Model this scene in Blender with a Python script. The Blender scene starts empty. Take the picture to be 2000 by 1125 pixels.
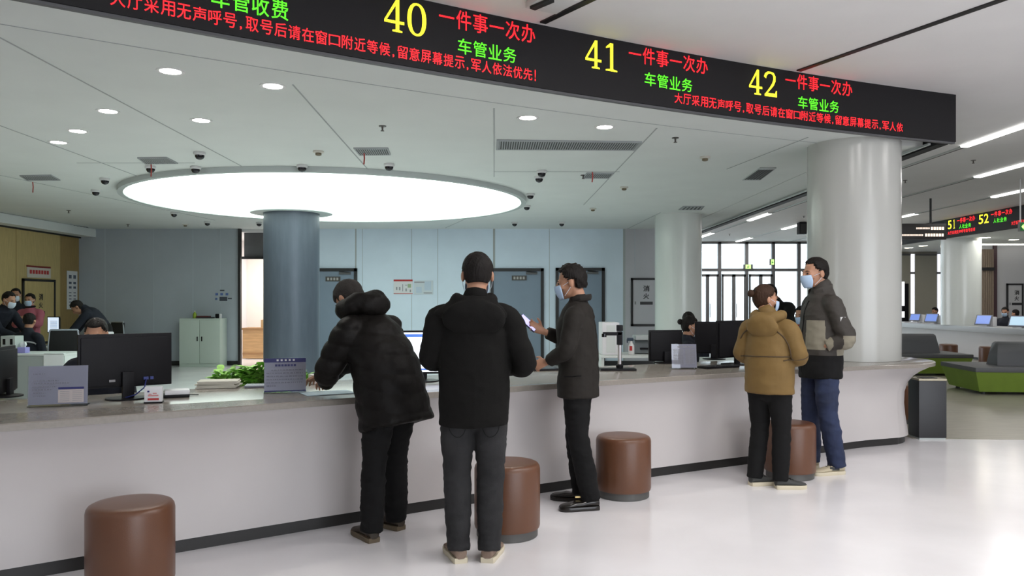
import bpy, bmesh, math, random
from mathutils import Vector, Matrix, noise
from mathutils.bvhtree import BVHTree
random.seed(7)
S = bpy.context.scene
COL = S.collection
PI = math.pi
# ------------------------------------------------------------------ camera
F, HZ, CZ = 1555.6, 590.0, 1.45          # focal length in px, horizon row, eye height
cam = bpy.data.cameras.new('camera'); cam.sensor_width = 36; cam.lens = F/2000*36
cam.shift_y = (HZ-562.5)/2000; cam.clip_start = .05; cam.clip_end = 200
camo = bpy.data.objects.new('camera', cam); COL.objects.link(camo)
camo.location = (0, 0, CZ); camo.rotation_euler = (PI/2, 0, 0)
S.camera = camo
# ------------------------------------------------------------------ look and daylight
S.view_settings.view_transform = 'Standard'; S.view_settings.look = 'None'
S.view_settings.gamma = 1; S.view_settings.use_curve_mapping = False
S.view_settings.exposure = .33
S.cycles.use_denoising = True
S.cycles.max_bounces = 7; S.cycles.diffuse_bounces = 4; S.cycles.glossy_bounces = 3
S.cycles.transmission_bounces = 5; S.cycles.transparent_max_bounces = 8
S.cycles.sample_clamp_indirect = 4; S.cycles.caustics_reflective = False; S.cycles.caustics_refractive = False
W = bpy.data.worlds.new('daylight'); S.world = W; W.use_nodes = True
W.node_tree.nodes['Background'].inputs[0].default_value = (.86, .92, 1, 1)
W.node_tree.nodes['Background'].inputs[1].default_value = 4.0
def area_lamp(name, loc, rot, sx, sy, power, col=(1, 1, 1)):
    l = bpy.data.lights.new(name, 'AREA'); l.shape = 'RECTANGLE'; l.size = sx; l.size_y = sy; l.energy = power; l.color = col
    o = bpy.data.objects.new(name, l); COL.objects.link(o); o.location = loc; o.rotation_euler = rot
    return o
# added fill: daylight at the unseen glass front, overhead lamps to brighten the floor
area_lamp('front_fill_light', (8.5, -5.6, 1.9), (math.radians(110), 0, 0), 9, 3.0, 60, (.95, .97, 1))  # unseen area light, tilted up to lift the ceiling
HALL_FILLS = [(-4.5, 1.6, 5), (-1.8, 2.6, 2), (1.5, 3.9, 38), (3.0, 4.7, 24), (1.8, 1.6, 18), (5.0, 3.6, 22), (7.0, 6.0, 36), (-2.5, -1.5, 10), (2.0, -1.5, 22), (6.0, 1.0, 34), (9.5, 5.0, 30)]
for x, y, pw in HALL_FILLS:
    area_lamp('hall_fill_lamp', (x, y, 3.57), (0, 0, 0), .35, 1.5, pw, (1, .965, .95))  # no fixtures modelled; added out of view to brighten the floor

# ------------------------------------------------------------------ helpers
def at_h(px, py, h):                       # point at height h seen at a pixel
    Y = F*(CZ-h)/(py-HZ); return Vector(((px-1000)/F*Y, Y, h))
def at_d(px, py, Y):                       # point at depth Y seen at a pixel
    return Vector(((px-1000)/F*Y, Y, CZ-(py-HZ)/F*Y))
MATS = {}
def mat(name, col, rough=.6, metal=0, bump=0, bscale=60, var=0, vscale=8, emit=0, spec=.5, coat=0, trans=0, stretch=None, sheen=0):
    if name in MATS: return MATS[name]
    m = bpy.data.materials.new(name); m.use_nodes = True; MATS[name] = m
    nt = m.node_tree; p = nt.nodes['Principled BSDF']
    c = (*col, 1)
    p.inputs['Base Color'].default_value = c; p.inputs['Roughness'].default_value = rough
    p.inputs['Metallic'].default_value = metal; p.inputs['Specular IOR Level'].default_value = spec
    p.inputs['Coat Weight'].default_value = coat
    p.inputs['Sheen Weight'].default_value = sheen
    if trans: p.inputs['Transmission Weight'].default_value = trans
    if emit:
        p.inputs['Emission Color'].default_value = c; p.inputs['Emission Strength'].default_value = emit
        if emit < 5 and name != 'disc_glow': m.cycles.emission_sampling = 'NONE'
    if var or bump:
        tc = nt.nodes.new('ShaderNodeTexCoord'); mp = nt.nodes.new('ShaderNodeMapping')
        if stretch: mp.inputs['Scale'].default_value = stretch
        nt.links.new(tc.outputs['Object'], mp.inputs[0])
    if var:
        n = nt.nodes.new('ShaderNodeTexNoise'); n.inputs['Scale'].default_value = vscale; n.inputs['Detail'].default_value = 4
        nt.links.new(mp.outputs[0], n.inputs['Vector'])
        r = nt.nodes.new('ShaderNodeValToRGB'); r.color_ramp.elements[0].position = .3; r.color_ramp.elements[1].position = .7
        r.color_ramp.elements[0].color = (*[max(0, v*(1-var)) for v in col], 1); r.color_ramp.elements[1].color = (*[min(1, v*(1+var)) for v in col], 1)
        nt.links.new(n.outputs['Fac'], r.inputs[0]); nt.links.new(r.outputs[0], p.inputs['Base Color'])
    if bump:
        n = nt.nodes.new('ShaderNodeTexNoise'); n.inputs['Scale'].default_value = bscale; n.inputs['Detail'].default_value = 3
        nt.links.new(mp.outputs[0], n.inputs['Vector'])
        b = nt.nodes.new('ShaderNodeBump'); b.inputs['Strength'].default_value = bump; b.inputs['Distance'].default_value = .02
        nt.links.new(n.outputs['Fac'], b.inputs['Height']); nt.links.new(b.outputs[0], p.inputs['Normal'])
    return m
def glass(name, tint=(.9, .95, .95), rough=0, amount=.82):
    if name in MATS: return MATS[name]
    m = bpy.data.materials.new(name); m.use_nodes = True; MATS[name] = m; nt = m.node_tree
    nt.nodes.remove(nt.nodes['Principled BSDF'])
    t = nt.nodes.new('ShaderNodeBsdfTransparent'); g = nt.nodes.new('ShaderNodeBsdfGlossy'); mx = nt.nodes.new('ShaderNodeMixShader')
    fr = nt.nodes.new('ShaderNodeFresnel'); fr.inputs[0].default_value = 1.45
    t.inputs[0].default_value = (*tint, 1); g.inputs['Roughness'].default_value = rough
    nt.links.new(fr.outputs[0], mx.inputs[0]); nt.links.new(t.outputs[0], mx.inputs[1]); nt.links.new(g.outputs[0], mx.inputs[2])
    nt.links.new(mx.outputs[0], nt.nodes['Material Output'].inputs[0])
    return m
def tag(o, label, cat, group=None, kind=None):
    if label: o['label'] = label
    if cat: o['category'] = cat
    if group: o['group'] = group
    if kind: o['kind'] = kind
    return o
def thing(name, label, cat, loc=(0, 0, 0), rz=0, group=None):
    o = bpy.data.objects.new(name, None); COL.objects.link(o); o.location = loc; o.rotation_euler = (0, 0, rz)
    o.empty_display_size = .1
    return tag(o, label, cat, group)
def dup(root, loc, rz=None, label=None, group=None):
    r = root.copy(); COL.objects.link(r); r.location = loc
    if rz is not None: r.rotation_euler = (0, 0, rz)
    if label: r['label'] = label
    if group: r['group'] = group
    for ch in list(root.children):
        c = ch.copy(); COL.objects.link(c); c.parent = r
        for g in ch.children:
            d = g.copy(); COL.objects.link(d); d.parent = c
    return r
class MB:
    """collects shapes into one mesh"""
    def __init__(s): s.bm = bmesh.new()
    def box(s, c, d, rz=0, M=None, bev=0):
        x, y, z = [v/2 for v in d]
        t = Matrix.Translation(c) @ Matrix.Rotation(rz, 4, 'Z')
        if M is not None: t = M @ t
        b = bmesh.new(); bmesh.ops.create_cube(b, size=1)
        bmesh.ops.scale(b, vec=d, verts=b.verts)
        if bev: bmesh.ops.bevel(b, geom=list(b.edges), offset=bev, segments=2, affect='EDGES', profile=.7)
        s._merge(b, t); return s
    def _merge(s, b, t=Matrix.Identity(4)):
        mp = {}
        for v in b.verts: mp[v] = s.bm.verts.new(t @ v.co)
        for f in b.faces:
            try: s.bm.faces.new([mp[v] for v in f.verts])
            except ValueError: pass
        b.free()
    def rings(s, rr, cap0=True, cap1=True, closed=True):
        vs = [[s.bm.verts.new(p) for p in r] for r in rr]; n = len(rr[0])
        for a, b in zip(vs, vs[1:]):
            for i in range(n if closed else n-1):
                j = (i+1) % n
                s.bm.faces.new((a[i], a[j], b[j], b[i]))
        if cap0 and closed: s.bm.faces.new(vs[0][::-1])
        if cap1 and closed: s.bm.faces.new(vs[-1])
        return s
    def lathe(s, prof, c=(0, 0, 0), n=32, M=None, cap=True):
        rr = []
        for r, z in prof:
            ring = [Vector((max(r, 1e-4)*math.cos(2*PI*i/n)+c[0], max(r, 1e-4)*math.sin(2*PI*i/n)+c[1], z+c[2])) for i in range(n)]
            if M is not None: ring = [M @ p for p in ring]
            rr.append(ring)
        return s.rings(rr, cap, cap)
    def tube(s, pts, rad, n=12, flat=None, rnd=False, up=None):
        """pts polyline; rad number, list, or list of (rx, ry)"""
        pts = [Vector(p) for p in pts]; rr = []
        if not isinstance(rad, (list, tuple)): rad = [rad]*len(pts)
        rad = [r if isinstance(r, (tuple, list)) else (r, r) for r in rad]
        if rnd:
            e0, e1 = rnd if isinstance(rnd, tuple) else (True, True)
            a = (pts[0]-pts[1]).normalized(); b = (pts[-1]-pts[-2]).normalized(); r0, r1 = rad[0], rad[-1]
            m0, m1 = min(r0), min(r1); sc = lambda r, k: (r[0]*k, r[1]*k)
            if e0: pts = [pts[0]+a*m0*.9, pts[0]+a*m0*.6]+pts; rad = [sc(r0, .35), sc(r0, .78)]+rad
            if e1: pts = pts+[pts[-1]+b*m1*.6, pts[-1]+b*m1*.9]; rad = rad+[sc(r1, .78), sc(r1, .35)]
        ref = Vector(up) if up is not None else None
        for i, p in enumerate(pts):
            d = (pts[min(i+1, len(pts)-1)]-pts[max(i-1, 0)]).normalized()
            if ref is None: ref = Vector((0, 0, 1)) if abs(d.z) < .8 else Vector((0, 1, 0))
            u = ref-d*ref.dot(d)
            if u.length < 1e-4: u = d.orthogonal()
            u.normalize()
            if up is None: ref = u
            w = d.cross(u)
            rr.append([p+w*rad[i][0]*math.cos(2*PI*k/n)+u*rad[i][1]*math.sin(2*PI*k/n) for k in range(n)])
        return s.rings(rr)
    def ell(s, c, r, M=None, n=16):
        b = bmesh.new(); bmesh.ops.create_uvsphere(b, u_segments=n, v_segments=max(8, n*3//4), radius=1)
        t = Matrix.Translation(c)
        if M is not None: t = t @ M.to_4x4()
        s._merge(b, t @ Matrix.Diagonal((*r, 1))); return s
    def prism(s, outline, z0, z1):
        return s.rings([[Vector((x, y, z0)) for x, y in outline], [Vector((x, y, z1)) for x, y in outline]])
    def extr(s, outline, M, d):
        """outline in local (u, v), extruded along local w by d, placed by M"""
        return s.rings([[M @ Vector((u, v, 0)) for u, v in outline], [M @ Vector((u, v, d)) for u, v in outline]])
    def quad(s, a, b, c, d):
        s.bm.faces.new([s.bm.verts.new(p) for p in (a, b, c, d)]); return s
    def mesh(s, name, smooth=40):
        bmesh.ops.recalc_face_normals(s.bm, faces=s.bm.faces)
        m = bpy.data.meshes.new(name); s.bm.to_mesh(m); s.bm.free()
        if smooth:
            m.shade_smooth(); m.set_sharp_from_angle(angle=math.radians(smooth))
        return m
    def obj(s, name, m, parent=None, smooth=40, loc=None, rz=0):
        return link(name, s.mesh(name, smooth), m, parent, loc, rz)
def link(name, me, m, parent=None, loc=None, rz=0):
    o = bpy.data.objects.new(name, me); COL.objects.link(o)
    for k in (m if isinstance(m, (list, tuple)) else [m]): me.materials.append(k)
    if parent is not None: o.parent = parent
    if loc is not None: o.location = loc; o.rotation_euler = (0, 0, rz)
    return o
def struct(o): o['kind'] = 'structure'; return o
def lin(h):                                # sRGB 0-255 triple to linear
    return tuple(((v/255+.055)/1.055)**2.4 if v/255 > .04045 else v/255/12.92 for v in h)
TXT = {}
def text_geo(body, bold=0.0):
    """text as (verts, faces) scaled so that its own box is 0..1 x 0..1"""
    k = (body, bold)
    if k in TXT: return TXT[k]
    c = bpy.data.curves.new('t', 'FONT'); c.body = body; c.offset = bold; c.resolution_u = 3
    o = bpy.data.objects.new('t', c); COL.objects.link(o); bpy.context.view_layer.update()
    m = o.to_mesh()
    v = [w.co.to_2d() for w in m.vertices]; f = [tuple(p.vertices) for p in m.polygons]
    o.to_mesh_clear(); bpy.data.objects.remove(o); bpy.data.curves.remove(c)
    x0 = min(p.x for p in v); x1 = max(p.x for p in v); y0 = min(p.y for p in v); y1 = max(p.y for p in v)
    TXT[k] = ([((p.x-x0)/(x1-x0), (p.y-y0)/(y1-y0)) for p in v], f)
    return TXT[k]
def lettering(name, items, fn, m, parent):
    """items: (geo, u0, u1, v0, v1); fn maps (u, v) to a point; one mesh"""
    vs, fs = [], []
    for (gv, gf), u0, u1, v0, v1 in items:
        b = len(vs); vs += [fn(u0+(u1-u0)*x, v0+(v1-v0)*y) for x, y in gv]; fs += [tuple(i+b for i in f) for f in gf]
    me = bpy.data.meshes.new(name); me.from_pydata(vs, [], fs)
    return link(name, me, m, parent)
# ------------------------------------------------------------------ materials of the place
M_floor = mat('floor_vinyl', (.80, .785, .80), .17, var=.05, vscale=1.3, bump=.03, bscale=5)
M_lounge = mat('floor_lounge_planks', (.35, .325, .265), .32, var=.12, vscale=3, stretch=(1, 6, 1))
M_ceil = mat('ceiling_white', (.72, .755, .735), .7, var=.02, vscale=2)
M_ceil2 = mat('hall_ceiling_white', (.79, .785, .78), .7, var=.02, vscale=2)
M_seam = mat('seam_grey', (.40, .43, .43), .8)
M_black = mat('black_metal', (.012, .012, .013), .45)
M_dark = mat('black_plastic', (.0065, .006, .0075), .45, bump=.05, bscale=300, spec=.18)
M_wall = mat('wall_panel_blue_grey', (.67, .78, .88), .5, var=.03, vscale=2)
M_wallr = mat('wall_panel_grey', (.50, .50, .53), .55, var=.03, vscale=2)
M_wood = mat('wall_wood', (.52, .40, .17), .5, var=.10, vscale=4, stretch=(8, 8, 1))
M_wood2 = mat('wall_wood_shade_joint', (.34, .23, .085), .5, var=.10, vscale=4, stretch=(8, 8, 1))  # wood with the wall end's shade in its colour; also used for joints
M_white = mat('white_paint', (.75, .75, .75), .45)
M_col = mat('column_white', (.66, .69, .66), .20, var=.02, vscale=1.5)
M_col1 = mat('column_white_dimmed', (.49, .495, .465), .20, var=.02, vscale=1.5)  # same white as the other columns, darkened to offset the lamps near it
M_colblue = mat('column_blue_grey', (.072, .088, .115), .36, metal=.25, var=.08, vscale=3, stretch=(6, 6, 1))
M_disc = mat('disc_glow', (.86, 1, .93), .6, emit=2.0)
M_lamp = mat('lamp_glow', (1, .98, .95), .6, emit=14)
M_lin = mat('linear_glow', (1, .99, .97), .6, emit=6)
M_rim = mat('rim_grey', (.48, .52, .51), .5)
M_glass = glass('clear_glass')
M_mull = mat('mullion_grey', (.17, .165, .165), .5)
H, HO = 3.13, 3.61                          # inner and outer ceiling heights
XL, XR, YB, YF = -9.9, 16.0, 18.28, 28.5

# ------------------------------------------------------------------ floor
struct(MB().box((3, 11.5, -.05), (27, 35.2, .1)).obj('floor', M_floor))
f = MB(); f.prism([(4.25, 8.45), (5.4, 8.38), (16, 8.15), (16, 28.4), (4.25, 28.4)], .0, .004); struct(f.obj('floor_lounge', M_lounge))

# ------------------------------------------------------------------ sign path and ceilings
def sign_y(x): return 4.536+.613*(x+2.397)-.023*(x+2.397)*(x-1.245)
SX0, SX1 = -5.2, 4.623
front = [(SX0+(SX1-SX0)*i/60, sign_y(SX0+(SX1-SX0)*i/60)) for i in range(61)]
def off(path, d):                          # path moved to its left by d
    out = []
    for i, p in enumerate(path):
        a, b = path[max(i-1, 0)], path[min(i+1, len(path)-1)]
        t = Vector((b[0]-a[0], b[1]-a[1])).normalized(); out.append((p[0]-t.y*d, p[1]+t.x*d))
    return out
struct(MB().box((3, 11.5, HO+.05), (27, 35.2, .1)).obj('ceiling', M_ceil2))
inner = [p for p in off(front, .10) if p[0] < 3.75]
poly = [(XL-.3, inner[0][1])]+inner+[(3.8, sign_y(3.8)+.1), (3.8, YB+.1), (XL-.3, YB+.1)]
struct(MB().prism(poly, H, H+.1).obj('ceiling_service', M_ceil))
# soffit between the service ceiling and the side display
struct(MB().box((4.16, 17.65, H+.06), (.60, 18.0, .08)).obj('ceiling_soffit', M_ceil))
struct(MB().box((3.86, 17.65, H+.12), (.14, 18.0, .02)).obj('trim_1', M_black))
# ceiling joints (reveals) seen as thin dark lines
def strip(pts, w, z, th=.004):
    l = off(pts, w/2); r = off(pts, -w/2)
    return MB().prism(l+r[::-1], z-th, z)
nt = 2
def joint(pts, w=.012, z=H):
    global nt
    struct(strip(pts, w, z).obj('trim_%d' % nt, M_seam)); nt += 1
def jp(a, b): 
    p, q = at_h(*a, H), at_h(*b, H); return [(p.x, p.y), (q.x, q.y)]
for a, b in (((0, 73), (473, 325)), ((0, 245), (272, 345)), ((572, 165), (718, 330)), ((965, 212), (965, 345)), ((1283, 250), (1140, 400)), ((1578, 268), (1420, 330)), ((0, 342), (420, 430)), ((150, 318), (380, 318)), ((965, 335), (1210, 335)), ((930, 418), (870, 445)), ((1290, 415), (1225, 447))):
    joint(jp(a, b))
joint([p for p in off(front, .62) if -4.4 < p[0] < 3.3], .005)
joint([p for p in off(front, .115) if p[0] < 3.5], .02)
# black light slots in the hall ceiling in front of the display
for a, b in (((1560, 137), (1975, -8)), ((1060, 43), (1160, -5))):
    p, q = at_h(*a, HO), at_h(*b, HO); d = (q-p)*(.0 if a[0] > 1500 else .8); q = q+d
    struct(strip([(p.x, p.y), (q.x, q.y)], .055, HO, .012).obj('trim_%d' % nt, M_black)); nt += 1
# slots that the linear hall lamps sit in
for x in (6.25, 8.0, 9.85):
    struct(strip([(x, 5), (x, 28.3)], .05, HO, .006).obj('trim_%d' % nt, M_rim)); nt += 1
    struct(strip([(x+.07, 5), (x+.07, 28.3)], .02, HO, .006).obj('trim_%d' % nt, M_mull)); nt += 1

# ------------------------------------------------------------------ walls
def wall_piece(name, x0, x1, z0, z1, y, m, th=.12):
    return struct(MB().box(((x0+x1)/2, y+th/2, (z0+z1)/2), (x1-x0, th, z1-z0)).obj(name, m))
def wx(px, Y=YB): return (px-1000)/F*Y
def wz(py, Y=YB): return CZ-(py-HZ)/F*Y
DT = wz(503)
wall_piece('wall_back', XL-.3, wx(467), 0, H+.1, YB, mat('wall_panel_left_darker', (.42, .465, .51), .55, var=.03, vscale=2))  # left stretch coloured darker than the middle wall
wall_piece('wall_back_lintel', wx(467), wx(540), wz(500), H+.1, YB+.35, mat('lintel_dark', (.10, .10, .10), .6), .05)
wall_piece('wall_back_middle', wx(540), wx(1219), 0, H+.1, YB, M_wall)
wall_piece('wall_back_end', wx(1219), 3.9, 0, H+.1, YB, M_wallr)
# thin panel joints of the back wall
for px, w in ((205, .02), (300, .015), (377, .02), (430, .012), (695, .03), (708, .012), (804, .014), (855, .014), (965, .05), (1073, .014), (1219, .05), (1240, .012)):
    struct(MB().box((wx(px), YB-.002, H/2), (w, .006, H)).obj('trim_%d' % nt, M_seam if w > .02 else mat('joint_grey', (.46, .52, .56), .6))); nt += 1
struct(MB().box((wx(469), YB-.02, H/2), (.055, .10, H)).obj('trim_%d' % nt, M_black)); nt += 1
struct(MB().box((wx(503), YB+.33, wz(502)), (1.0, .06, .06)).obj('trim_%d' % nt, M_black)); nt += 1
struct(MB().box(((XL+wx(467))/2, YB-.012, .05), (wx(467)-XL, .02, .1)).obj('baseboard_back', M_black))
struct(MB().box(((wx(540)+3.9)/2, YB-.012, .05), (3.9-wx(540), .02, .1)).obj('baseboard_back_middle', M_black))
# the little room behind the open doorway
wall_piece('wall_room_back', -7.2, -4.6, 0, 3.1, 21.5, mat('room_wall', (.78, .74, .68), .6))
struct(MB().box((-7.2, 19.9, 1.55), (.08, 3.2, 3.1)).obj('wall_room_left', mat('room_wall_white', (.82, .78, .80), .6)))
struct(MB().box((-4.6, 19.9, 1.55), (.08, 3.2, 3.1)).obj('wall_room_right', MATS['room_wall']))
struct(MB().box((-5.9, 19.95, 3.1), (2.7, 3.2, .06)).obj('ceiling_room', M_white))
area_lamp('room_lamp', (-5.9, 19.8, 3.0), (0, 0, 0), 1.2, 1.2, 75, (1, .97, .93))
# wooden side wall on the left
ys = 17.45
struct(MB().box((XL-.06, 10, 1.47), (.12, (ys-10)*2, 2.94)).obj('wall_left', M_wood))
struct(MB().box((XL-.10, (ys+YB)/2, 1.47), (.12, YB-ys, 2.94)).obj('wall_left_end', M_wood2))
struct(MB().box((XL+.10, 10.2, 3.03), (.5, 16.2, .18)).obj('ceiling_left_edge', M_ceil))
struct(MB().box((XL+.012, 10.2, 2.93), (.03, 16.1, .045)).obj('trim_%d' % nt, M_black)); nt += 1
for y in (13.4, 15.9):
    struct(MB().box((XL+.002, y, 1.47), (.006, .012, 2.94)).obj('trim_%d' % nt, M_wood2)); nt += 1
# remaining envelope
struct(MB().box((XR+.06, 11.5, 1.8), (.12, 35, 3.62)).obj('wall_right', M_wallr))
struct(MB().box((XL-.06, -2.5, 1.8), (.12, 7.2, 3.62)).obj('wall_left_front', M_white))
# unseen wall added against front light, its right opening brightens the floor
struct(MB().box((-3.6, -6.1, HO/2), (12.8, .12, HO)).obj('wall_front', M_white))
struct(MB().box((14.6, -6.1, HO/2), (3.0, .12, HO)).obj('wall_front_right', M_white))
g = MB()
for i in range(7): g.box((2.85+10.2*i/6, -6.1, HO/2), (.10, .12, HO))
g.box((7.95, -6.1, .05), (10.2, .12, .10)); g.box((7.95, -6.1, 2.6), (10.2, .10, .10)); g.box((7.95, -6.1, HO-.04), (10.2, .12, .08))
struct(g.obj('window_9', M_mull))
# ------------------------------------------------------------------ columns
def column(name, x, y, r, top, m, z0=0):
    return struct(MB().lathe([(r, z0), (r, top)], (x, y, 0), 64).obj(name, m))
column('column_counter', 3.66, 8.54, .467, H, M_col1, .842)
column('column_white', 3.21, 15.38, .445, H, M_col)
column('column_blue', -3.98, 14.39, .49, H, M_colblue)
column('column_side', 11.95, 21.2, .48, H, M_col, .842)
# ------------------------------------------------------------------ round ceiling light
t = thing('ceiling_light', 'huge round glowing ceiling light around the blue-grey column', 'ceiling light', (-2.92, 12.97, H))
MB().lathe([(3.06, -.06), (3.06, -.062), (.01, -.062)], n=128).obj('diffuser', M_disc, t)
r = MB().lathe([(3.07, -.07), (3.15, -.07), (3.15, 0), (3.07, 0), (3.07, -.07)], n=128, cap=False).obj('rim', M_rim, t)
MB().lathe([(.50, -.085), (.72, -.085), (.72, -.064), (.50, -.064), (.50, -.085)], (-1.06, 1.42, 0), 64, cap=False).obj('column_plate', mat('plate_grey', (.62, .68, .66), .5), t)
# ------------------------------------------------------------------ linear lights in the hall ceiling
SPOT = {(6.25, 9.3): 'long linear ceiling light beside the right end of the black display', (8.0, 12): 'linear ceiling light second from the black display', (9.85, 14.6): 'linear ceiling light above the hanging number display with 51 and 52',
        (6.25, 19.3): 'linear ceiling light seen between the two white columns, nearer one', (8.0, 21.8): 'short linear ceiling light beside the hanging speaker box', (8.0, 26.6): 'linear ceiling light just above the glass entrance',
        (6.25, 24.8): 'linear ceiling light cut by the edge of the far white column', (9.85, 19.4): 'small far ceiling light above the dark hanging sign'}
first = None
for (x, y), lab in SPOT.items():
    l = {12: 1.7, 14.6: 1.7}.get(y, 1.7)
    t = thing('linear_light', lab, 'ceiling light', (x, y+l/2, HO), 0, 'linear lights of the hall ceiling')
    MB().box((0, 0, -.012), (.10, l, .024)).obj('diffuser', M_lin, t)
    area_lamp('linear_lamp', (x, y+l/2, HO-.03), (0, 0, 0), .1, l, 10, (1, .98, .95))
    MB().box((0, l/2+.03, -.01), (.11, .05, .02)).obj('end_cap', M_rim, t)
    MB().box((0, -l/2-.03, -.01), (.11, .05, .02)).obj('end_cap', M_rim, t)
# ------------------------------------------------------------------ downlights
DL = [((333, 139), 'recessed downlight nearest below the green writing'), ((533, 168), 'recessed downlight at the end of a ceiling joint, left of the big round light'),
      ((211, 217), 'recessed downlight first in the row of three, nearest the display'), ((152, 256), 'recessed downlight in the middle of the row of three'),
      ((114, 278), 'recessed downlight last in the row of three, farthest from the display'), ((393, 235), 'recessed downlight nearest in front of the big round light'),
      ((1031, 230), 'recessed downlight above the long grille, nearer its left end'), ((1181, 248), 'recessed downlight above the long grille, nearer its right end')]
for (px, py), lab in DL:
    p = at_h(px, py, H)
    t = thing('downlight', lab, 'downlight', p, 0, 'recessed downlights of the service ceiling')
    MB().lathe([(.075, -.004), (.10, -.006), (.10, 0), (.075, 0), (.075, -.004)], n=24, cap=False).obj('trim_ring', M_white, t)
    MB().lathe([(.074, -.003), (.001, -.003)], n=24).obj('lens', M_lamp, t)
    l = bpy.data.lights.new('downlight_lamp', 'SPOT'); l.energy = 28; l.spot_size = 1.9; l.spot_blend = .6; l.color = (1, .96, .88); l.shadow_soft_size = .07
    o = bpy.data.objects.new('downlight_lamp', l); COL.objects.link(o); o.parent = t; o.location = (0, 0, -.02)
# ------------------------------------------------------------------ the long LED display
M_led = mat('led_black', (.009, .0082, .0095), .6, bump=.04, bscale=400, spec=.3)
M_red = mat('led_red', (1, .012, .02), .5, emit=1.15); M_yel = mat('led_yellow', (1, .93, .03), .5, emit=1.0); M_grn = mat('led_green', (.10, 1, .015), .5, emit=.85)
SH = HO-H                                   # display height
NP = 400
_fp = [(SX0+(SX1-SX0)*i/NP, sign_y(SX0+(SX1-SX0)*i/NP)) for i in range(NP+1)]
_cs = [0]
for a, b in zip(_fp, _fp[1:]): _cs.append(_cs[-1]+math.hypot(b[0]-a[0], b[1]-a[1]))
def sign_pt(s, z, d=.004):
    import bisect
    i = max(0, min(NP-1, bisect.bisect_right(_cs, s)-1)); k = (s-_cs[i])/(_cs[i+1]-_cs[i])
    a, b = _fp[i], _fp[i+1]; tx, ty = (b[0]-a[0]), (b[1]-a[1]); l = math.hypot(tx, ty)
    return Vector((a[0]+tx*k+ty/l*d, a[1]+ty*k-tx/l*d, z))
def sign_s(px):                             # arc length where a pixel column meets the display
    u = (px-1000)/F
    for i in range(NP):
        a, b = _fp[i], _fp[i+1]; fa, fb = a[0]-u*a[1], b[0]-u*b[1]
        if fa <= 0 <= fb: return _cs[i]+(_cs[i+1]-_cs[i])*(-fa/(fb-fa))
    return 0
def sign_z(px, py):
    p = sign_pt(sign_s(px), 0, 0); return CZ-(py-HZ)/F*p.y
t = thing('led_display', 'long black LED display over the counter with red, green and yellow writing', 'display', (0, 0, 0))
g = MB(); bk = off(front, .09)
g.prism(front+bk[::-1], H-.012, HO); g.obj('housing', M_led, t)
g = MB(); g.prism(off(front, .012)+off(front, .05)[::-1], H-.03, H-.012); g.obj('bottom_rail', mat('rail_grey', (.09, .09, .095), .5), t)
# serif numerals drawn as outlines
def shape_geo(polys):
    c = bpy.data.curves.new('t', 'CURVE'); c.dimensions = '2D'; c.fill_mode = 'BOTH'
    for pl in polys:
        s = c.splines.new('POLY'); s.points.add(len(pl)-1); s.use_cyclic_u = True
        for p, q in zip(s.points, pl): p.co = (q[0], q[1], 0, 1)
    o = bpy.data.objects.new('t', c); COL.objects.link(o); bpy.context.view_layer.update(); m = o.to_mesh()
    v = [w.co.to_2d() for w in m.vertices]; f = [tuple(p.vertices) for p in m.polygons]
    o.to_mesh_clear(); bpy.data.objects.remove(o); bpy.data.curves.remove(c)
    return ([(p.x, p.y) for p in v], f)
def ellp(cx, cy, rx, ry, n=36, pw=1): return [(cx+rx*math.copysign(abs(math.cos(2*PI*i/n))**pw, math.cos(2*PI*i/n)), cy+ry*math.copysign(abs(math.sin(2*PI*i/n))**pw, math.sin(2*PI*i/n))) for i in range(n)]
def stroke(pts, ws):
    l, r = [], []
    for i, p in enumerate(pts):
        a, b = pts[max(i-1, 0)], pts[min(i+1, len(pts)-1)]; d = Vector((b[0]-a[0], b[1]-a[1])).normalized()
        l.append((p[0]-d.y*ws[i]/2, p[1]+d.x*ws[i]/2)); r.append((p[0]+d.y*ws[i]/2, p[1]-d.x*ws[i]/2))
    return l+r[::-1]
G = {'4': shape_geo([[(.58, 1), (.72, 1), (.72, .34), (.95, .34), (.95, .25), (.72, .25), (.72, .07), (.86, .05), (.86, 0), (.40, 0), (.40, .05), (.55, .07), (.55, .25), (.03, .25), (.03, .33)], [(.55, .80), (.55, .34), (.15, .34)]]),
     '0': shape_geo([ellp(.5, .5, .45, .51, pw=.9), ellp(.5, .5, .26, .44, pw=.9)]),
     '1': shape_geo([[(.42, 1), (.60, 1), (.60, .08), (.84, .05), (.84, 0), (.16, 0), (.16, .05), (.42, .08), (.42, .86), (.18, .80), (.18, .85)]]),
     '2': shape_geo([stroke([(.10, .74), (.16, .86), (.30, .945), (.5, .965), (.68, .92), (.77, .80), (.76, .66), (.66, .50), (.48, .34), (.28, .18), (.14, .06)], [.17, .15, .10, .07, .12, .17, .17, .14, .10, .08, .09])]), '_': shape_geo([[(.08, .0), (.94, .0), (.94, .26), (.87, .26), (.82, .14), (.2, .14), (.08, .09)]])}
def zrow(x0, yt0, yb0, x1, yt1, yb1): return (sign_z(x0, yb0)+sign_z(x1, yb1))/2, (sign_z(x0, yt0)+sign_z(x1, yt1))/2
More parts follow.
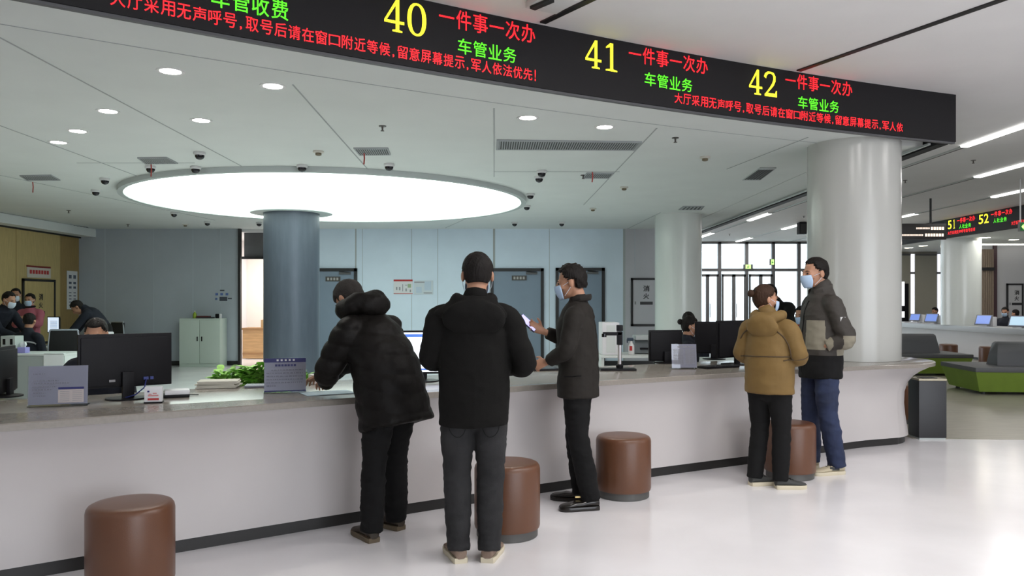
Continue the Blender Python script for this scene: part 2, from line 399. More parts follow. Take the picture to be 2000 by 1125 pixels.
def put(name, body, x0, x1, z0, z1, m, bold=.004, gap=.12, refh=False):
    s0, s1 = sign_s(x0), sign_s(x1); items = []
    if body in ('40', '41', '42'):
        w = (s1-s0)/2
        for i, ch in enumerate(body): items.append((G[ch], s0+w*i+w*.02, s0+w*(i+1)-w*.02, z0, z1))
        if body == '42': items.append((G['_'], *items[-1][1:]))
    else:
        wd = [.5 if ch in ',!' else 1 for ch in body]; tot = sum(wd)-.05; s = s0
        for ch, k in zip(body, wd):
            w = (s1-s0)/tot*k; e = gap/2*w; a, b = z0, z1
            if ch == '一': a, b = z0+(z1-z0)*.46, z0+(z1-z0)*.55
            if ch == ',': a, b = z0-.02*(z1-z0), z0+(z1-z0)*.22; items.append((text_geo(',', .02), s+w*.3, s+w*.6, a, b)); s += w; continue
            if ch == '!': items.append((text_geo('!', .02), s+w*.35, s+w*.6, a, b)); s += w; continue
            if ch == '口': a, b = z0+(z1-z0)*.05, z0+(z1-z0)*.86
            items.append((text_geo(ch, bold), s+e, s+w-e, a, b)); s += w
    return lettering(name, items, lambda u, v: sign_pt(u, v), m, t)
zn = zrow(790, 4, 64, 1175, 80, 138); zr = zrow(905, 24, 58, 1635, 155, 186); zg = zrow(910, 77, 105, 1570, 189, 214); zb = zrow(565, 52, 77, 970, 120, 145)
put('lettering', '40', 748, 835, *zn, M_yel); put('lettering', '41', 1141, 1211, *zn, M_yel); put('lettering', '42', 1461, 1519, *zn, M_yel)
for a, b in ((855, 1045), (1226, 1382), (1532, 1664)): put('lettering', '一件事一次办', a, b, *zr, M_red)
for a, b in ((892, 1008), (1257, 1352), (1557, 1638)): put('lettering', '车管业务', a, b, *zg, M_grn)
put('lettering', '车管收费', 410, 563, zg[0], zg[1]+.012, M_grn)
LONG = '大厅采用无声呼号,取号后请在窗口附近等候,留意屏幕提示,军人依法优先!'
put('lettering', LONG, 213, 1049, *zb, M_red); put('lettering', LONG[:-4], 1316, 1763, *zb, M_red)
# the display that turns the corner and runs back along the aisle
t2 = thing('led_display', 'black back edge of the display that runs away from the corner behind the counter column', 'display', (SX1, sign_y(SX1)+.10, 0))
MB().box((-.06, 9.2, (H+HO)/2-.01), (.12, 18.3, SH+.0)).obj('housing', M_led, t2)
MB().box((-.20, 9.2, H-.005), (.03, 18.3, .02)).obj('bottom_rail', M_rim, t2)
# ------------------------------------------------------------------ the long service counter
LT, LB = .84, .80                            # worktop top and underside of its edge
def lip_y(x): return 3.98+.684*(x+2.56)-.0231*(x+2.56)*(x-.228)
CP, CR = Vector((3.66, 8.54)), .78
fr = [(x, lip_y(x)) for x in [-5.4+.12*i for i in range(int((3.70+5.4)/.12)+1)]]
a0 = math.radians(-62); arc = [(CP.x+CR*math.cos(a), CP.y+CR*math.sin(a)) for a in [a0+math.radians(6)*i for i in range(int(172/6)+1)]]
bk = [p for p in off(fr, 1.12) if p[0] < 2.9]
outline = fr+arc+bk[::-1]
wgt = []                                      # how far the body flares in under the edge
for i, p in enumerate(outline):
    if i < len(fr): wgt.append(.13+.13*max(0, min(1, (p[0]-2.2)/1.6)))
    elif i < len(fr)+len(arc): wgt.append(.27)
    else: wgt.append(.06)
def inset(path, k):
    n = len(path); out = []
    for i, p in enumerate(path):
        a, b = path[i-1], path[(i+1) % n]; d = Vector((b[0]-a[0], b[1]-a[1])).normalized(); w = wgt[i]*k
        out.append((p[0]-d.y*w, p[1]+d.x*w))
    return out
M_ctop = mat('worktop_beige_stone', (.27, .245, .215), .18, var=.05, vscale=60, spec=.3)
M_cfront = mat('counter_front_white', (.57, .54, .53), .28, var=.015, vscale=3, bump=.02, bscale=4)
t = thing('service_counter', 'long curved white service counter with a beige stone top', 'counter', (0, 0, 0))
g = MB(); e = .006
def ring(path, z): return [Vector((x, y, z)) for x, y in path]
g.rings([ring(inset(outline, .3), LB), ring(outline, LB), ring(outline, LT-e), ring(inset(outline, e/.13), LT)]); g.obj('worktop', M_ctop, t, 30)
g = MB(); prof = [(LB, .12), (.775, .26), (.74, .50), (.69, .75), (.62, .95), (.52, 1.06), (.40, 1.08), (.28, 1.04), (.17, .98), (.075, .93)]
g.rings([ring(inset(outline, k), z) for z, k in prof], cap0=False); g.obj('front_panel', M_cfront, t, 60)
g = MB(); g.rings([ring(inset(outline, 1.05), 0), ring(inset(outline, 1.05), .085)]); g.obj('kick_board', mat('kick_black', (.018, .017, .016), .4), t)
# ------------------------------------------------------------------ things on the ceiling
M_cream = mat('plastic_cream', (.62, .60, .54), .5); M_dome = mat('dome_dark', (.008, .008, .012), .08); M_brass = mat('sprinkler_metal', (.10, .09, .08), .4, metal=.6)
M_grille = mat('grille_grey', (.33, .35, .36), .55); M_slotdark = mat('grille_dark', (.05, .055, .055), .7)
CAMS = [((390, 297), 'dome camera in front of the big round light, above a pair of others'), ((294, 324), 'dome camera beside a red ribbon on a square vent'), ((382, 325), 'dome camera just over the left rim of the big round light'),
        ((205, 348), 'dome camera left of the big round light, nearer of two'), ((187, 371), 'dome camera left of the big round light, farther of two'), ((590, 322), 'dome camera at the middle of the near rim of the big round light'),
        ((760, 320), 'dome camera at the near rim of the round light, below a square vent'), ((1058, 333), 'dome camera nearest the display in the cluster right of the round light'), ((1053, 344), 'dome camera second in the cluster right of the round light'),
        ((1036, 378), 'dome camera third in the cluster right of the round light'), ((1029, 401), 'dome camera farthest in the cluster right of the round light'), ((340, 415), 'small dome camera behind the left far rim of the round light'),
        ((405, 433), 'small dome camera near the back wall, left of the doorway'), ((506, 434), 'small dome camera over the open doorway'), ((1005, 434), 'small dome camera near the back wall above the middle door'), ((1097, 434), 'small dome camera near the back wall above the right door')]
cm = None
for (px, py), lab in CAMS:
    p = at_h(px, py, H)
    if cm is None:
        cm = thing('dome_camera', lab, 'security camera', p, 0, 'dome cameras on the ceiling')
        MB().lathe([(.062, 0), (.066, -.01), (.066, -.028), (.058, -.036)], n=20).obj('housing', mat('camera_white', (.66, .66, .66), .4), cm)
        MB().lathe([(.052, -.034), (.050, -.055), (.036, -.076), (.014, -.086), (.001, -.088)], n=20).obj('dome', M_dome, cm)
    else: dup(cm, p, 0, lab)
sm = None
for (px, py), lab in [((622, 295), 'cream smoke detector above the big round light'), ((1377, 306), 'cream smoke detector below the number 41 of the display'), ((1219, 365), 'cream smoke detector over the right side of the service area'), ((1158, 407), 'far cream smoke detector near the back wall'), ((362, 438), 'far cream smoke detector near the wood wall')]:
    p = at_h(px, py, H)
    if sm is None:
        sm = thing('smoke_detector', lab, 'smoke detector', p, 0, 'smoke detectors on the ceiling')
        MB().lathe([(.06, 0), (.062, -.015), (.045, -.022)], n=20).obj('base', M_cream, sm); MB().lathe([(.034, -.020), (.034, -.045), (.02, -.052), (.001, -.052)], n=16).obj('sensor', mat('sensor_brown', (.16, .13, .08), .5), sm)
    else: dup(sm, p, 0, lab)
sp = None
def sprinkler(p, lab):
    global sp
    if sp is None:
        sp = thing('sprinkler', lab, 'sprinkler', p, 0, 'fire sprinklers on the ceilings')
        MB().lathe([(.036, 0), (.036, -.006)], n=16).obj('plate', M_brass, sp); MB().lathe([(.010, -.004), (.008, -.04), (.018, -.045), (.018, -.05)], n=12).obj('nozzle', M_brass, sp)
    else: dup(sp, p, 0, lab)
for a, lab in (((747, 246), 'ceiling sprinkler above the square vent before the round light'), ((1319, 269), 'ceiling sprinkler below the display, left of the thick white column'), ((1139, 342), 'ceiling sprinkler beside the vent right of the round light'), ((134, 411), 'ceiling sprinkler above the wood wall'), ((250, 438), 'ceiling sprinkler near the left end of the back wall')): sprinkler(at_h(*a, H), lab)
for a, lab in (((1901, 313), 'hall ceiling sprinkler between two linear lights on the right'), ((1425, 457), 'hall ceiling sprinkler near the glass entrance'), ((1640-70, 422), 'hall ceiling sprinkler above the hanging speaker box'), ((1768, 352), 'hall ceiling sprinkler just right of the thick white column')): sprinkler(at_h(*a, HO), lab)
def vent(q, lab, n, dark=False, along=True, group=None):
    P = [at_h(*a, H) for a in q]; c = sum(P, Vector())/4
    t = thing('ceiling_vent', lab, 'vent', c, 0, group); L = [p-c for p in P]
    def bi(u, v): return (L[0]*(1-u)+L[1]*u)*(1-v)+(L[3]*(1-u)+L[2]*u)*v
    def sl(z0, z1, u0, u1, v0, v1): return [[bi(u, v)+Vector((0, 0, z)) for u, v in ((u0, v0), (u1, v0), (u1, v1), (u0, v1))] for z in (z0, z1)]
    MB().rings(sl(-.008, -.003, .02, .98, .04, .96)).obj('backing', M_slotdark if not dark else M_black, t)
    g = MB(); e = .018 if along else .05
    for u0, u1, v0, v1 in ((0, 1, 0, .08), (0, 1, .92, 1), (0, e, .08, .92), (1-e, 1, .08, .92)): g.rings(sl(-.014, -.0005, u0, u1, v0, v1))
    g.obj('frame', M_grille if not dark else M_rim, t)
    g = MB()
    for i in range(n):
        u = (i+.5)/n; g.rings(sl(-.013, -.007, u-.22/n, u+.22/n, .08, .92))
    g.obj('slats', M_grille if not dark else M_slotdark, t)
vent([(969, 291), (1240, 292), (1254, 276), (970, 272)], 'long air grille between the two downlights and the cameras', 60)
vent([(702, 302), (763, 301), (758, 288), (690, 288)], 'small air vent in front of the round light, right of a joint', 16)
vent([(284, 319), (348, 318), (325, 306), (268, 307)], 'pale square vent left of the round light', 14)
vent([(1450, 351), (1484, 351), (1516, 327), (1484, 327)], 'black slot vent next to the thick white column', 6, True)
vent([(1137, 347), (1190, 347), (1199, 337), (1146, 337)], 'small vent with a red ribbon right of the camera cluster', 14)
vent([(52, 351), (118, 351), (100, 341), (38, 342)], 'pale vent with a red ribbon over the wood wall', 14)
vent([(140, 441), (178, 447), (170, 442), (134, 437)], 'small dark vent beside the wood wall', 6, True)
vent([(1325, 409), (1370, 409), (1376, 402), (1335, 402)], 'small far vent above the far white column', 6)
rb = None
for (px, py), y2, lab in (((295, 311), 337, 'red ribbon fluttering from the pale square vent left of the round light'), ((64, 346), 368, 'red ribbon under the vent over the wood wall'), ((711, 289), 313, 'red ribbon under the vent in front of the round light'), ((1157, 326), 348, 'red ribbon on the vent right of the cameras')):
    p = at_h(px, py+8, H); h = (y2-py)/F*p.y
    g = MB(); g.tube([(0, 0, -.012), (.004, .003, -h*.5), (-.003, .006, -h)], [(.008, .0015)]*3, n=6)
    tag(g.obj('ribbon', mat('ribbon_red', (.42, .06, .05), .7), None, loc=p), lab, 'ribbon', 'red ribbons on the vents')
# white box on the hall ceiling at the top of the view
p = at_h(1092, -14, HO); t = thing('access_point', 'white box on the hall ceiling beside a black light slot', 'ceiling device', p, .5)
MB().box((0, .1, -.026), (.26, .3, .05), bev=.01).obj('housing', mat('camera_white', (.66, .66, .66), .4), t); MB().box((-.08, .1, -.062), (.05, .2, .02), .2).obj('bracket', M_black, t)

# ------------------------------------------------------------------ doors and signs on the back wall
M_leaf = mat('door_blue_grey', (.21, .27, .34), .5, var=.03, vscale=3)
dn = 1
def door(x0, x1, top, hinge=1, plate=None, sticker=True):
    global dn
    a, b, z = wx(x0), wx(x1), wz(top); t = bpy.data.objects.new('door_%d' % dn, None); COL.objects.link(t); t['kind'] = 'structure'; dn += 1; t.location = (0, YB, 0)
    MB().box(((a+b)/2, -.012, z/2), (b-a-.1, .03, z)).obj('door_leaf', M_leaf, t)
    g = MB(); w = .07
    g.box((a+w/2, -.02, z/2), (w, .06, z)); g.box((b-w/2, -.02, z/2), (w, .06, z)); g.box(((a+b)/2, -.02, z-w/2), (b-a, .06, w)); g.obj('door_frame', M_black, t)
    if plate: x, y = plate; MB().box((wx(x), -.036, wz(y)), (.34, .012, .11)).obj('name_plate', mat('plate_dark', (.06, .055, .05), .4), t); lettering('lettering', [((([(0, 0), (1, 0), (1, 1), (0, 1)]), [(0, 1, 2, 3)]), wx(x)-.13+.07*i, wx(x)-.085+.07*i, wz(y)-.03, wz(y)+.03) for i in range(4)], lambda u, v: Vector((u, -.043, v)), mat('plate_letters', (.4, .38, .36), .5), t)
    MB().box((b-.28, -.04, z-.12), (.26, .05, .045)).obj('door_closer', mat('closer_grey', (.10, .10, .10), .4), t)
    MB().tube([(b-.15, -.05, z-.10), (b-.40, -.085, z-.075)], .012, n=8).obj('closer_arm', M_black, t)
    hx = a+.16 if hinge > 0 else b-.16
    MB().tube([(hx, -.03, 1.0), (hx, -.075, 1.0), (hx+.11*hinge, -.075, 1.0)], .011, n=8).obj('door_handle', mat('handle_steel', (.5, .5, .5), .3, metal=.8), t)
    return t
door(600, 698, 524, 1, (651, 545)); door(958, 1062, 524, 1, (1014, 543)); door(1085, 1181, 523, 1)
def poster(name, lab, x0, y0, x1, y1, base, bands, cat='poster', d=.012):
    a, b, z1, z0 = wx(x0), wx(x1), wz(y0), wz(y1); t = thing(name, lab, cat, ((a+b)/2, YB-d/2-.003, (z0+z1)/2)); w, h = b-a, z1-z0
    MB().box((0, 0, 0), (w, d, h)).obj('sheet', base, t)
    for nm, m, rects in bands:
        g = MB()
        for u0, v0, u1, v1 in rects: g.box((w*((u0+u1)/2-.5), -d/2-.001, h*(.5-(v0+v1)/2)), (w*(u1-u0), .003, h*(v1-v0)))
        g.obj(nm, m, t)
    return t
M_paper = mat('paper_white', (.72, .72, .73), .6); M_redp = mat('print_red', (.45, .03, .03), .6); M_blup = mat('print_blue', (.10, .16, .40), .6); M_greyp = mat('print_grey', (.30, .30, .32), .6); M_grnp = mat('print_green', (.35, .45, .28), .6); M_palep = mat('print_pale_blue', (.50, .60, .70), .6); M_navy = mat('print_navy', (.018, .02, .13), .5)
poster('wall_poster', 'white poster with a red header on the blue-grey back wall', 769, 546, 806, 575, M_paper, [('header', M_redp, [(0, 0, 1, .12), (0, .93, 1, .96)]), ('print', M_greyp, [(.12, .5, .2, .7), (.28, .5, .36, .72), (.46, .32, .5, .8), (.6, .35, .72, .4), (.62, .6, .7, .8), (.85, .68, .92, .85)]), ('picture', M_grnp, [(.74, .3, .92, .55)])])
poster('wall_poster', 'pale blue poster beside the one with a red header', 809, 548, 846, 575, mat('paper_pale', (.60, .66, .70), .6), [('print', M_greyp, [(.0, .08, .55, .16), (.5, .86, .95, .93)]), ('picture', M_palep, [(.1, .45, .4, .9), (.55, .05, .9, .7)])])
poster('wall_sign', 'small blue pictogram sign on the wall above the white cabinet', 421, 566, 453, 589, MATS['wall_panel_left_darker'], [('pictograms', M_blup, [(.0, .28, .16, .48), (.30, .28, .46, .48), (.62, .28, .78, .48), (.0, .68, .12, .84)]), ('print', mat('print_dark', (.06, .07, .09), .6), [(.25, .60, .72, .95), (.28, .0, .55, .12), (.76, .68, 1, .8)])], 'sign', .004)
# hydrant cupboard on the grey end of the wall
def hydrant(name, lab, M, w, h, m, txt=True):
    t = thing(name, lab, 'hydrant cabinet'); t.matrix_world = M
    MB().box((0, -.01, 0), (w-.05, .02, h-.05)).obj('door', m, t); g = MB(); e = .05
    for c, d in (((-w/2+e/2, -.016, 0), (e, .032, h)), ((w/2-e/2, -.016, 0), (e, .032, h)), ((0, -.016, h/2-e/2), (w, .032, e)), ((0, -.016, -h/2+e/2), (w, .032, e))): g.box(c, d)
    g.obj('frame', M_black, t)
    if txt:
        q = ([(0, 0), (1, 0), (1, 1), (0, 1)], [(0, 1, 2, 3)])
        lettering('lettering', [(text_geo('消', .03), -.02, .13, .24, .38), (text_geo('火', .03), -.02, .12, .07, .20), (q, -.09, .20, -.06, .01)], lambda u, v: Vector((u, -.022, v)), M_black, t)
    MB().box((-w/2+.10, -.024, -.02), (.03, .02, .07)).obj('latch', mat('latch_grey', (.2, .2, .2), .4), t)
    return t
hydrant('hydrant_cabinet', 'grey hydrant cupboard with a black frame right of the blue-grey doors', Matrix.Translation((wx(1257.5), YB-.001, (wz(543)+wz(637))/2)), wx(1283)-wx(1232), wz(543)-wz(637), M_wallr)
Ma = Matrix.Rotation(PI/2, 4, 'Z')
def ly(px): return -XL*F/(1000-px)
hydrant('hydrant_cabinet', 'wood-faced hydrant cupboard with a black frame in the left wall', Matrix.Translation((XL+.001, (ly(42)+ly(106))/2, 1.25)) @ Ma, ly(106)-ly(42), 1.36, M_wood)
t = thing('wall_banner', 'white banner with red writing over the framed cupboard in the wood wall', 'sign', (XL+.008, (ly(52)+ly(98))/2, 2.075), PI/2)
w = ly(98)-ly(52); MB().box((0, 0, 0), (w, .012, .24)).obj('sheet', mat('paper_cream', (.60, .56, .50), .6), t); MB().box((-.02, -.009, .11), (w*1.02, .006, .035)).obj('header', mat('print_darkred', (.20, .02, .015), .6), t)
g = MB()
for i in range(7): g.box((-w*.36+w*.12*i, -.008, .0), (w*.085, .005, .08))
g.obj('print', M_redp, t)
t = thing('wall_sign', 'tall narrow white notice with dark writing at the end of the wood wall', 'sign', (XL-.03, (17.76+18.2)/2, 1.72), PI/2)
MB().box((0, 0, 0), (.42, .012, .86)).obj('sheet', M_paper, t); g = MB()
for x in (-.09, .09):
    for z in (.30, .16, .06): g.box((x, -.008, z), (.10, .005, .08 if z > .2 else .05))
    for i in range(5): g.box((x, -.008, -.06-.07*i), (.09, .005, .02))
g.obj('print', mat('print_slate', (.10, .12, .17), .6), t)
# ------------------------------------------------------------------ brown stools in front of the counter
M_leath = mat('stool_brown_leather', (.125, .052, .026), .34, var=.06, vscale=4, bump=.06, bscale=220, spec=.5)
M_plinth = mat('stool_plinth_grey', (.10, .10, .095), .45, metal=.3)
def stool(loc, lab, first=[None]):
    if first[0] is None:
        t = thing('stool', lab, 'stool', loc, 0, 'round brown leather stools'); r = .205
        MB().lathe([(r-.004, .055), (r, .07), (r, .415), (r-.004, .433), (r-.013, .446), (r-.028, .453), (r-.06, .456), (.001, .457)], n=64).obj('seat', M_leath, t)
        MB().lathe([(r-.018, 0), (r-.014, .004), (r-.014, .058)], n=64).obj('plinth', M_plinth, t); first[0] = t
    else: dup(first[0], loc, 0, lab)
stool((-1.90, 3.97, 0), 'nearest round brown stool, standing alone and cut by the lower edge')
stool((-.03, 4.97, 0), 'round brown stool half hidden behind the legs in charcoal jeans')
stool((.835, 5.97, 0), 'round brown stool beside the person holding a phone')
stool((2.31, 6.62, 0), 'round brown stool between the tan jacket and the blue jeans')
stool((4.78, 9.6, 0), 'brown stool peeping out behind the black bin at the end of the counter')
stool((10.35, 18.9, 0), 'far brown stool at the side counter, nearer the thick white column'); stool((10.72, 17.9, 0), 'far brown stool at the side counter, beside the long green sofa')
# ------------------------------------------------------------------ things on the counter
def yaw_at(x): return math.atan(.684-.0231*(2*x+2.33))
Q = ([(0, 0), (1, 0), (1, 1), (0, 1)], [(0, 1, 2, 3)])
M_acryl = glass('acrylic', (.93, .95, .97))
def on_counter(px, py): p = at_h(px, py, LT); p.z += .0015; return p
def monitor(name, lab, p, rz, w=.55, h=.335, lift=.075, screen=None, group='computer monitors', tilt=0):
    t = thing(name, lab, 'monitor', p, rz, group)                  # local -Y is the back, +Y the screen
    R = Matrix.Translation((0, 0, lift+h/2)) @ Matrix.Rotation(tilt, 4, 'X')
    MB().box((0, 0, 0), (w, .022, h), M=R, bev=.004).box((0, -.016, -.005), (w*.95, .02, h*.9), M=R, bev=.008).obj('case', M_dark, t)
    MB().box((0, .0115, 0), (w-.024, .002, h-.03), M=R).obj('screen', screen or mat('screen_dark', (.02, .025, .04), .2), t)
    MB().box((0, -.045, lift*.5+.05), (.07, .025, lift+.096), bev=.006).obj('neck', M_dark, t)
    MB().lathe([(.12, 0), (.12, .008), (.04, .016)], n=28).obj('stand', M_dark, t)
    return t
p = on_counter(246, 779); t = monitor('monitor', 'black monitor seen from behind at the near end of the counter', p, yaw_at(p.x)+.08)
g = MB(); g.box((-.09, -.038, .12), (.035, .004, .014)); g.box((-.02, -.038, .12), (.02, .004, .02)); g.obj('label', mat('label_grey', (.25, .25, .26), .5), t)
g = MB(); g.box((.11, -.03, .125), (.03, .012, .018)); g.box((.145, -.03, .125), (.02, .012, .018)); g.obj('port', mat('port_blue', (.02, .035, .2), .4), t)
MB().tube([(.11, -.04, .12), (.09, -.07, .07), (.03, -.09, .03), (-.02, -.06, .012)], .004, n=8).obj('cable', mat('cable_blue', (.015, .025, .16), .5), t)
def holder(lab, p, rz, w, h, name='acrylic_sign_holder', tilt=.10):
    t = thing(name, lab, 'sign holder', p, rz, 'acrylic sign holders on the counter')
    R = Matrix.Rotation(-tilt, 4, 'X')
    MB().box((0, 0, h/2+.004), (w, .003, h), M=R).obj('front_pane', M_acryl, t); MB().box((0, .035, .003), (w, .09, .004)).obj('foot', M_acryl, t)
    MB().box((0, .0025, h/2+.006), (w-.006, .0012, h-.012), M=R).obj('paper', mat('paper_lilac', (.53, .50, .58), .6), t)
    return t, R
def bars(par, R, rects, m, name='print', y=-.0022):
    return lettering(name, [(Q, *r) for r in rects], lambda u, v: R @ Vector((u, y, v)), m, par)
p = on_counter(113, 794); t, R = holder('clear acrylic notice stand with black lines and a small blue-headed table, nearest on the counter', p, yaw_at(p.x)-.33, .315, .235)
random.seed(3); L = []
for z, x0, x1 in ((.19, -.13, -.065), (.15, -.13, 0), (.135, -.125, .06), (.115, -.135, -.01), (.098, -.135, -.03), (.080, -.13, -.075), (.062, -.13, -.06)):
    x = x0
    while x < x1: d = random.choice((.006, .010, .014)); L.append((x, min(x+d, x1), z-.0035, z+.0035)); x += d+.003
bars(t, R, L, mat('print_dim', (.20, .20, .25), .6)); bars(t, R, [(.0, .135, .098, .110)], M_navy, 'header'); bars(t, R, [(.0, .135, .02, .096)], mat('table_beige', (.50, .45, .44), .6), 'table')
bars(t, R, [(.01, .06, .084-.011*i, .087-.011*i) for i in range(6)]+[(.075, .125, .084-.011*i, .087-.011*i) for i in range(6)], M_greyp, 'print', -.0026)
p = on_counter(557, 768); t, R = holder('acrylic notice stand with dark blue bands and close writing, beside the bending person', p, yaw_at(p.x)-.33, .275, .232)
bars(t, R, [(-.134, .134, .205, .232), (-.134, .134, .010, .018)], M_navy, 'band'); L = []
for i in range(6):
    x = -.12 if i else -.09; e = .115 if i < 5 else -.06
    while x < e: d = random.choice((.008, .012, .02)); L.append((x, min(x+d, e), .150-.021*i, .158-.021*i)); x += d+.004
bars(t, R, L, mat('print_dim', (.20, .20, .25), .6)); bars(t, R, [(-.065+.02*i, -.05+.02*i, .178, .192) for i in range(7)], M_navy, 'title'); bars(t, R, [(-.055+.026*i, -.042+.026*i, .213, .225) for i in range(5)], M_paper, 'title', -.0026)
p = on_counter(1337, 721); t, R = holder('small acrylic notice stand with two columns of fine print, beside the dark bin', p, yaw_at(p.x)-.45, .235, .225)
L = [(-.06+.03*i, -.04+.03*i, .195, .206) for i in range(5)]
for cx in (-.055, .055):
    for i in range(13):
        z = .175-.011*i; L += [(cx-.045, cx-.01, z, z+.005), (cx-.006, cx+.025, z, z+.005), (cx+.029, cx+.045, z, z+.005)]
bars(t, R, L, M_greyp)
# small white dispenser with red print, flat white reader
p = on_counter(299, 788); t = thing('desk_calendar', 'small white box with a red strip beside the black monitor', 'box', p, yaw_at(p.x)-.35)
MB().box((0, .03, .05), (.10, .06, .095), bev=.01).obj('case', mat('plastic_white', (.72, .72, .74), .4), t); MB().box((0, .03, .004), (.104, .064, .008)).obj('base', M_dark, t)
bars(t, Matrix(), [(-.03, .032, .018, .030)], M_redp, 'strip', -.0012); bars(t, Matrix(), [(-.025, -.008, .052, .058), (-.002, .02, .056, .062), (-.028, .03, .042, .05)], mat('print_pink', (.6, .25, .25), .6), 'print', -.0012); bars(t, Matrix(), [(-.032, -.020, .066, .076)], M_navy, 'mark', -.0012)
p = on_counter(342, 776); t = thing('card_reader', 'flat white reader with a black base beside the monitor', 'reader', p+Vector((0, .03, 0)), yaw_at(p.x)-.2)
MB().box((0, .0, .032), (.15, .13, .03), bev=.012).obj('cover', mat('plastic_white', (.72, .72, .74), .4), t); MB().box((-.005, 0, .010), (.155, .135, .018), bev=.004).obj('base', M_dark, t)
MB().tube([(.075, .02, .006), (.10, .03, .005), (.13, .02, .004)], .003, n=6).obj('cable', M_dark, t)
p = on_counter(4, 775); t = monitor('monitor', 'black monitor seen edge-on at the far left, cut by the view', p, yaw_at(p.x)+1.15, .42, .30, .02)
# stack of paper, planter
p = on_counter(424, 758); t = thing('paper_stack', 'stack of loose paper at the back edge of the counter', 'paper', p, yaw_at(p.x)-.5)
for i in range(5): MB().box((random.uniform(-.01, .01), .05+random.uniform(-.01, .01), .006+.010*i), (.27, .19, .009), random.uniform(-.12, .12)).obj('sheaf', mat('paper_old', (.60, .58, .50), .7), t)
p = on_counter(512, 757); t = thing('magazine', 'thin grey folder lying beside the green planter', 'folder', p, yaw_at(p.x)-.4); MB().box((0, .06, .008), (.24, .16, .014), bev=.003).obj('cover', mat('folder_grey', (.25, .27, .32), .5), t); MB().box((0, .062, .0085), (.232, .163, .008)).obj('pages', M_paper, t)
M_leafg = mat('leaf_green', (.30, .60, .12), .45, var=.35, vscale=14, spec=.4)
t = thing('planter', 'white planter full of bright green leaves behind the blue-banded notice', 'planter', (-1.95, 6.20, 0), yaw_at(-1.8)); w, d = .80, .24
g = MB(); g.rings([[Vector((x, y, z)) for x, y in ((-a, -b), (a, -b), (a, b), (-a, b))] for z, a, b in ((0, w/2-.02, d/2-.02), (.80, w/2, d/2), (.80, w/2-.015, d/2-.015), (.76, w/2-.015, d/2-.015))]); g.obj('trough', M_white, t)
g = MB(); random.seed(11)
def leaf(g, base, d, L, W):
    d = d.normalized(); u = Vector((0, 0, 1)); s = d.cross(u).normalized(); n = s.cross(d); rows = []
    for i in range(6):
        k = i/5; wd = W*math.sin(PI*min(1, k*.92+.06))**.8; c = base+d*L*k-u*(k*k)*L*.35; rows.append([c-s*wd+n*wd*.35, c, c+s*wd+n*wd*.35])
    g.rings(rows, closed=False)
for i in range(85):
    x = random.uniform(-w/2+.05, w/2-.05); hh = random.uniform(.08, .21)*(1-.35*abs(x)/w*2)
    for j in range(9):
        a = random.uniform(0, 2*PI); b = Vector((x+random.uniform(-.03, .03), random.uniform(-.07, .07), .77+hh*random.uniform(.3, 1))); leaf(g, b, Vector((math.cos(a), math.sin(a)*.8, random.uniform(.3, 1.2))), random.uniform(.08, .125), random.uniform(.02, .03))
for i in range(12):
    x = random.uniform(-w/2+.05, w/2-.05); g.tube([(x, 0, .74), (x+.01, .01, .80), (x+random.uniform(-.03, .03), .02, .88)], .003, n=6)
o = g.obj('foliage', M_leafg, t); o['kind'] = 'stuff'
# papers under the bending person's arms
p = on_counter(645, 770); t = thing('document', 'pale blue form lying under the arms of the bending person', 'paper', p, yaw_at(p.x)-.1); MB().box((0, .06, .002), (.33, .22, .004)).obj('sheet', mat('paper_blue', (.52, .66, .74), .6), t); bars(t, Matrix.Rotation(-PI/2, 4, 'X'), [(-.13, .12, -.12+.016*i, -.117+.016*i) for i in range(7)], M_greyp, 'print', .0046)
p = on_counter(622, 752); t = thing('tissue_box', 'pale box on the counter beyond the writing hand', 'box', p+Vector((-.02, .1, 0)), yaw_at(p.x)); MB().box((0, 0, .035), (.13, .10, .07), bev=.006).obj('case', mat('box_pale', (.60, .56, .54), .6), t); MB().box((0, 0, .071), (.07, .03, .004)).obj('slot', M_greyp, t)
# lit monitor between the two dark-clad visitors
M_scrw = mat('screen_white', (.86, .93, 1), .4, emit=.92); M_scrb = mat('screen_blue', (.06, .16, .55), .4, emit=.8); M_scrg = mat('screen_grey', (.62, .72, .85), .4, emit=.75)
p = on_counter(826, 745); t = monitor('monitor', 'lit monitor turned to the visitors, between the padded coat and the hooded jacket', p+Vector((0, .02, 0)), PI+yaw_at(p.x)-.35, .56, .335, .055, M_scrw)
lettering('page', [(Q, -.268, .268, .34, .362), (Q, -.268, .268, .085, .097)], lambda u, v: Vector((u, .0130, v)), M_scrb, t); lettering('page_text', [(Q, -.03+.0*i, .03, .14+.02*i, .144+.02*i) for i in range(8)], lambda u, v: Vector((u, .0130, v)), M_scrg, t)
p = on_counter(1068, 724); t = thing('signature_pad', 'black pad lying on the counter beside the lower hand of the suited person', 'pad', p, yaw_at(p.x)-.3); MB().box((0, .05, .008), (.24, .14, .016), bev=.004).obj('case', M_dark, t); MB().box((0, .05, .0165), (.19, .10, .001)).obj('screen', mat('screen_dark', (.02, .025, .04), .2), t)
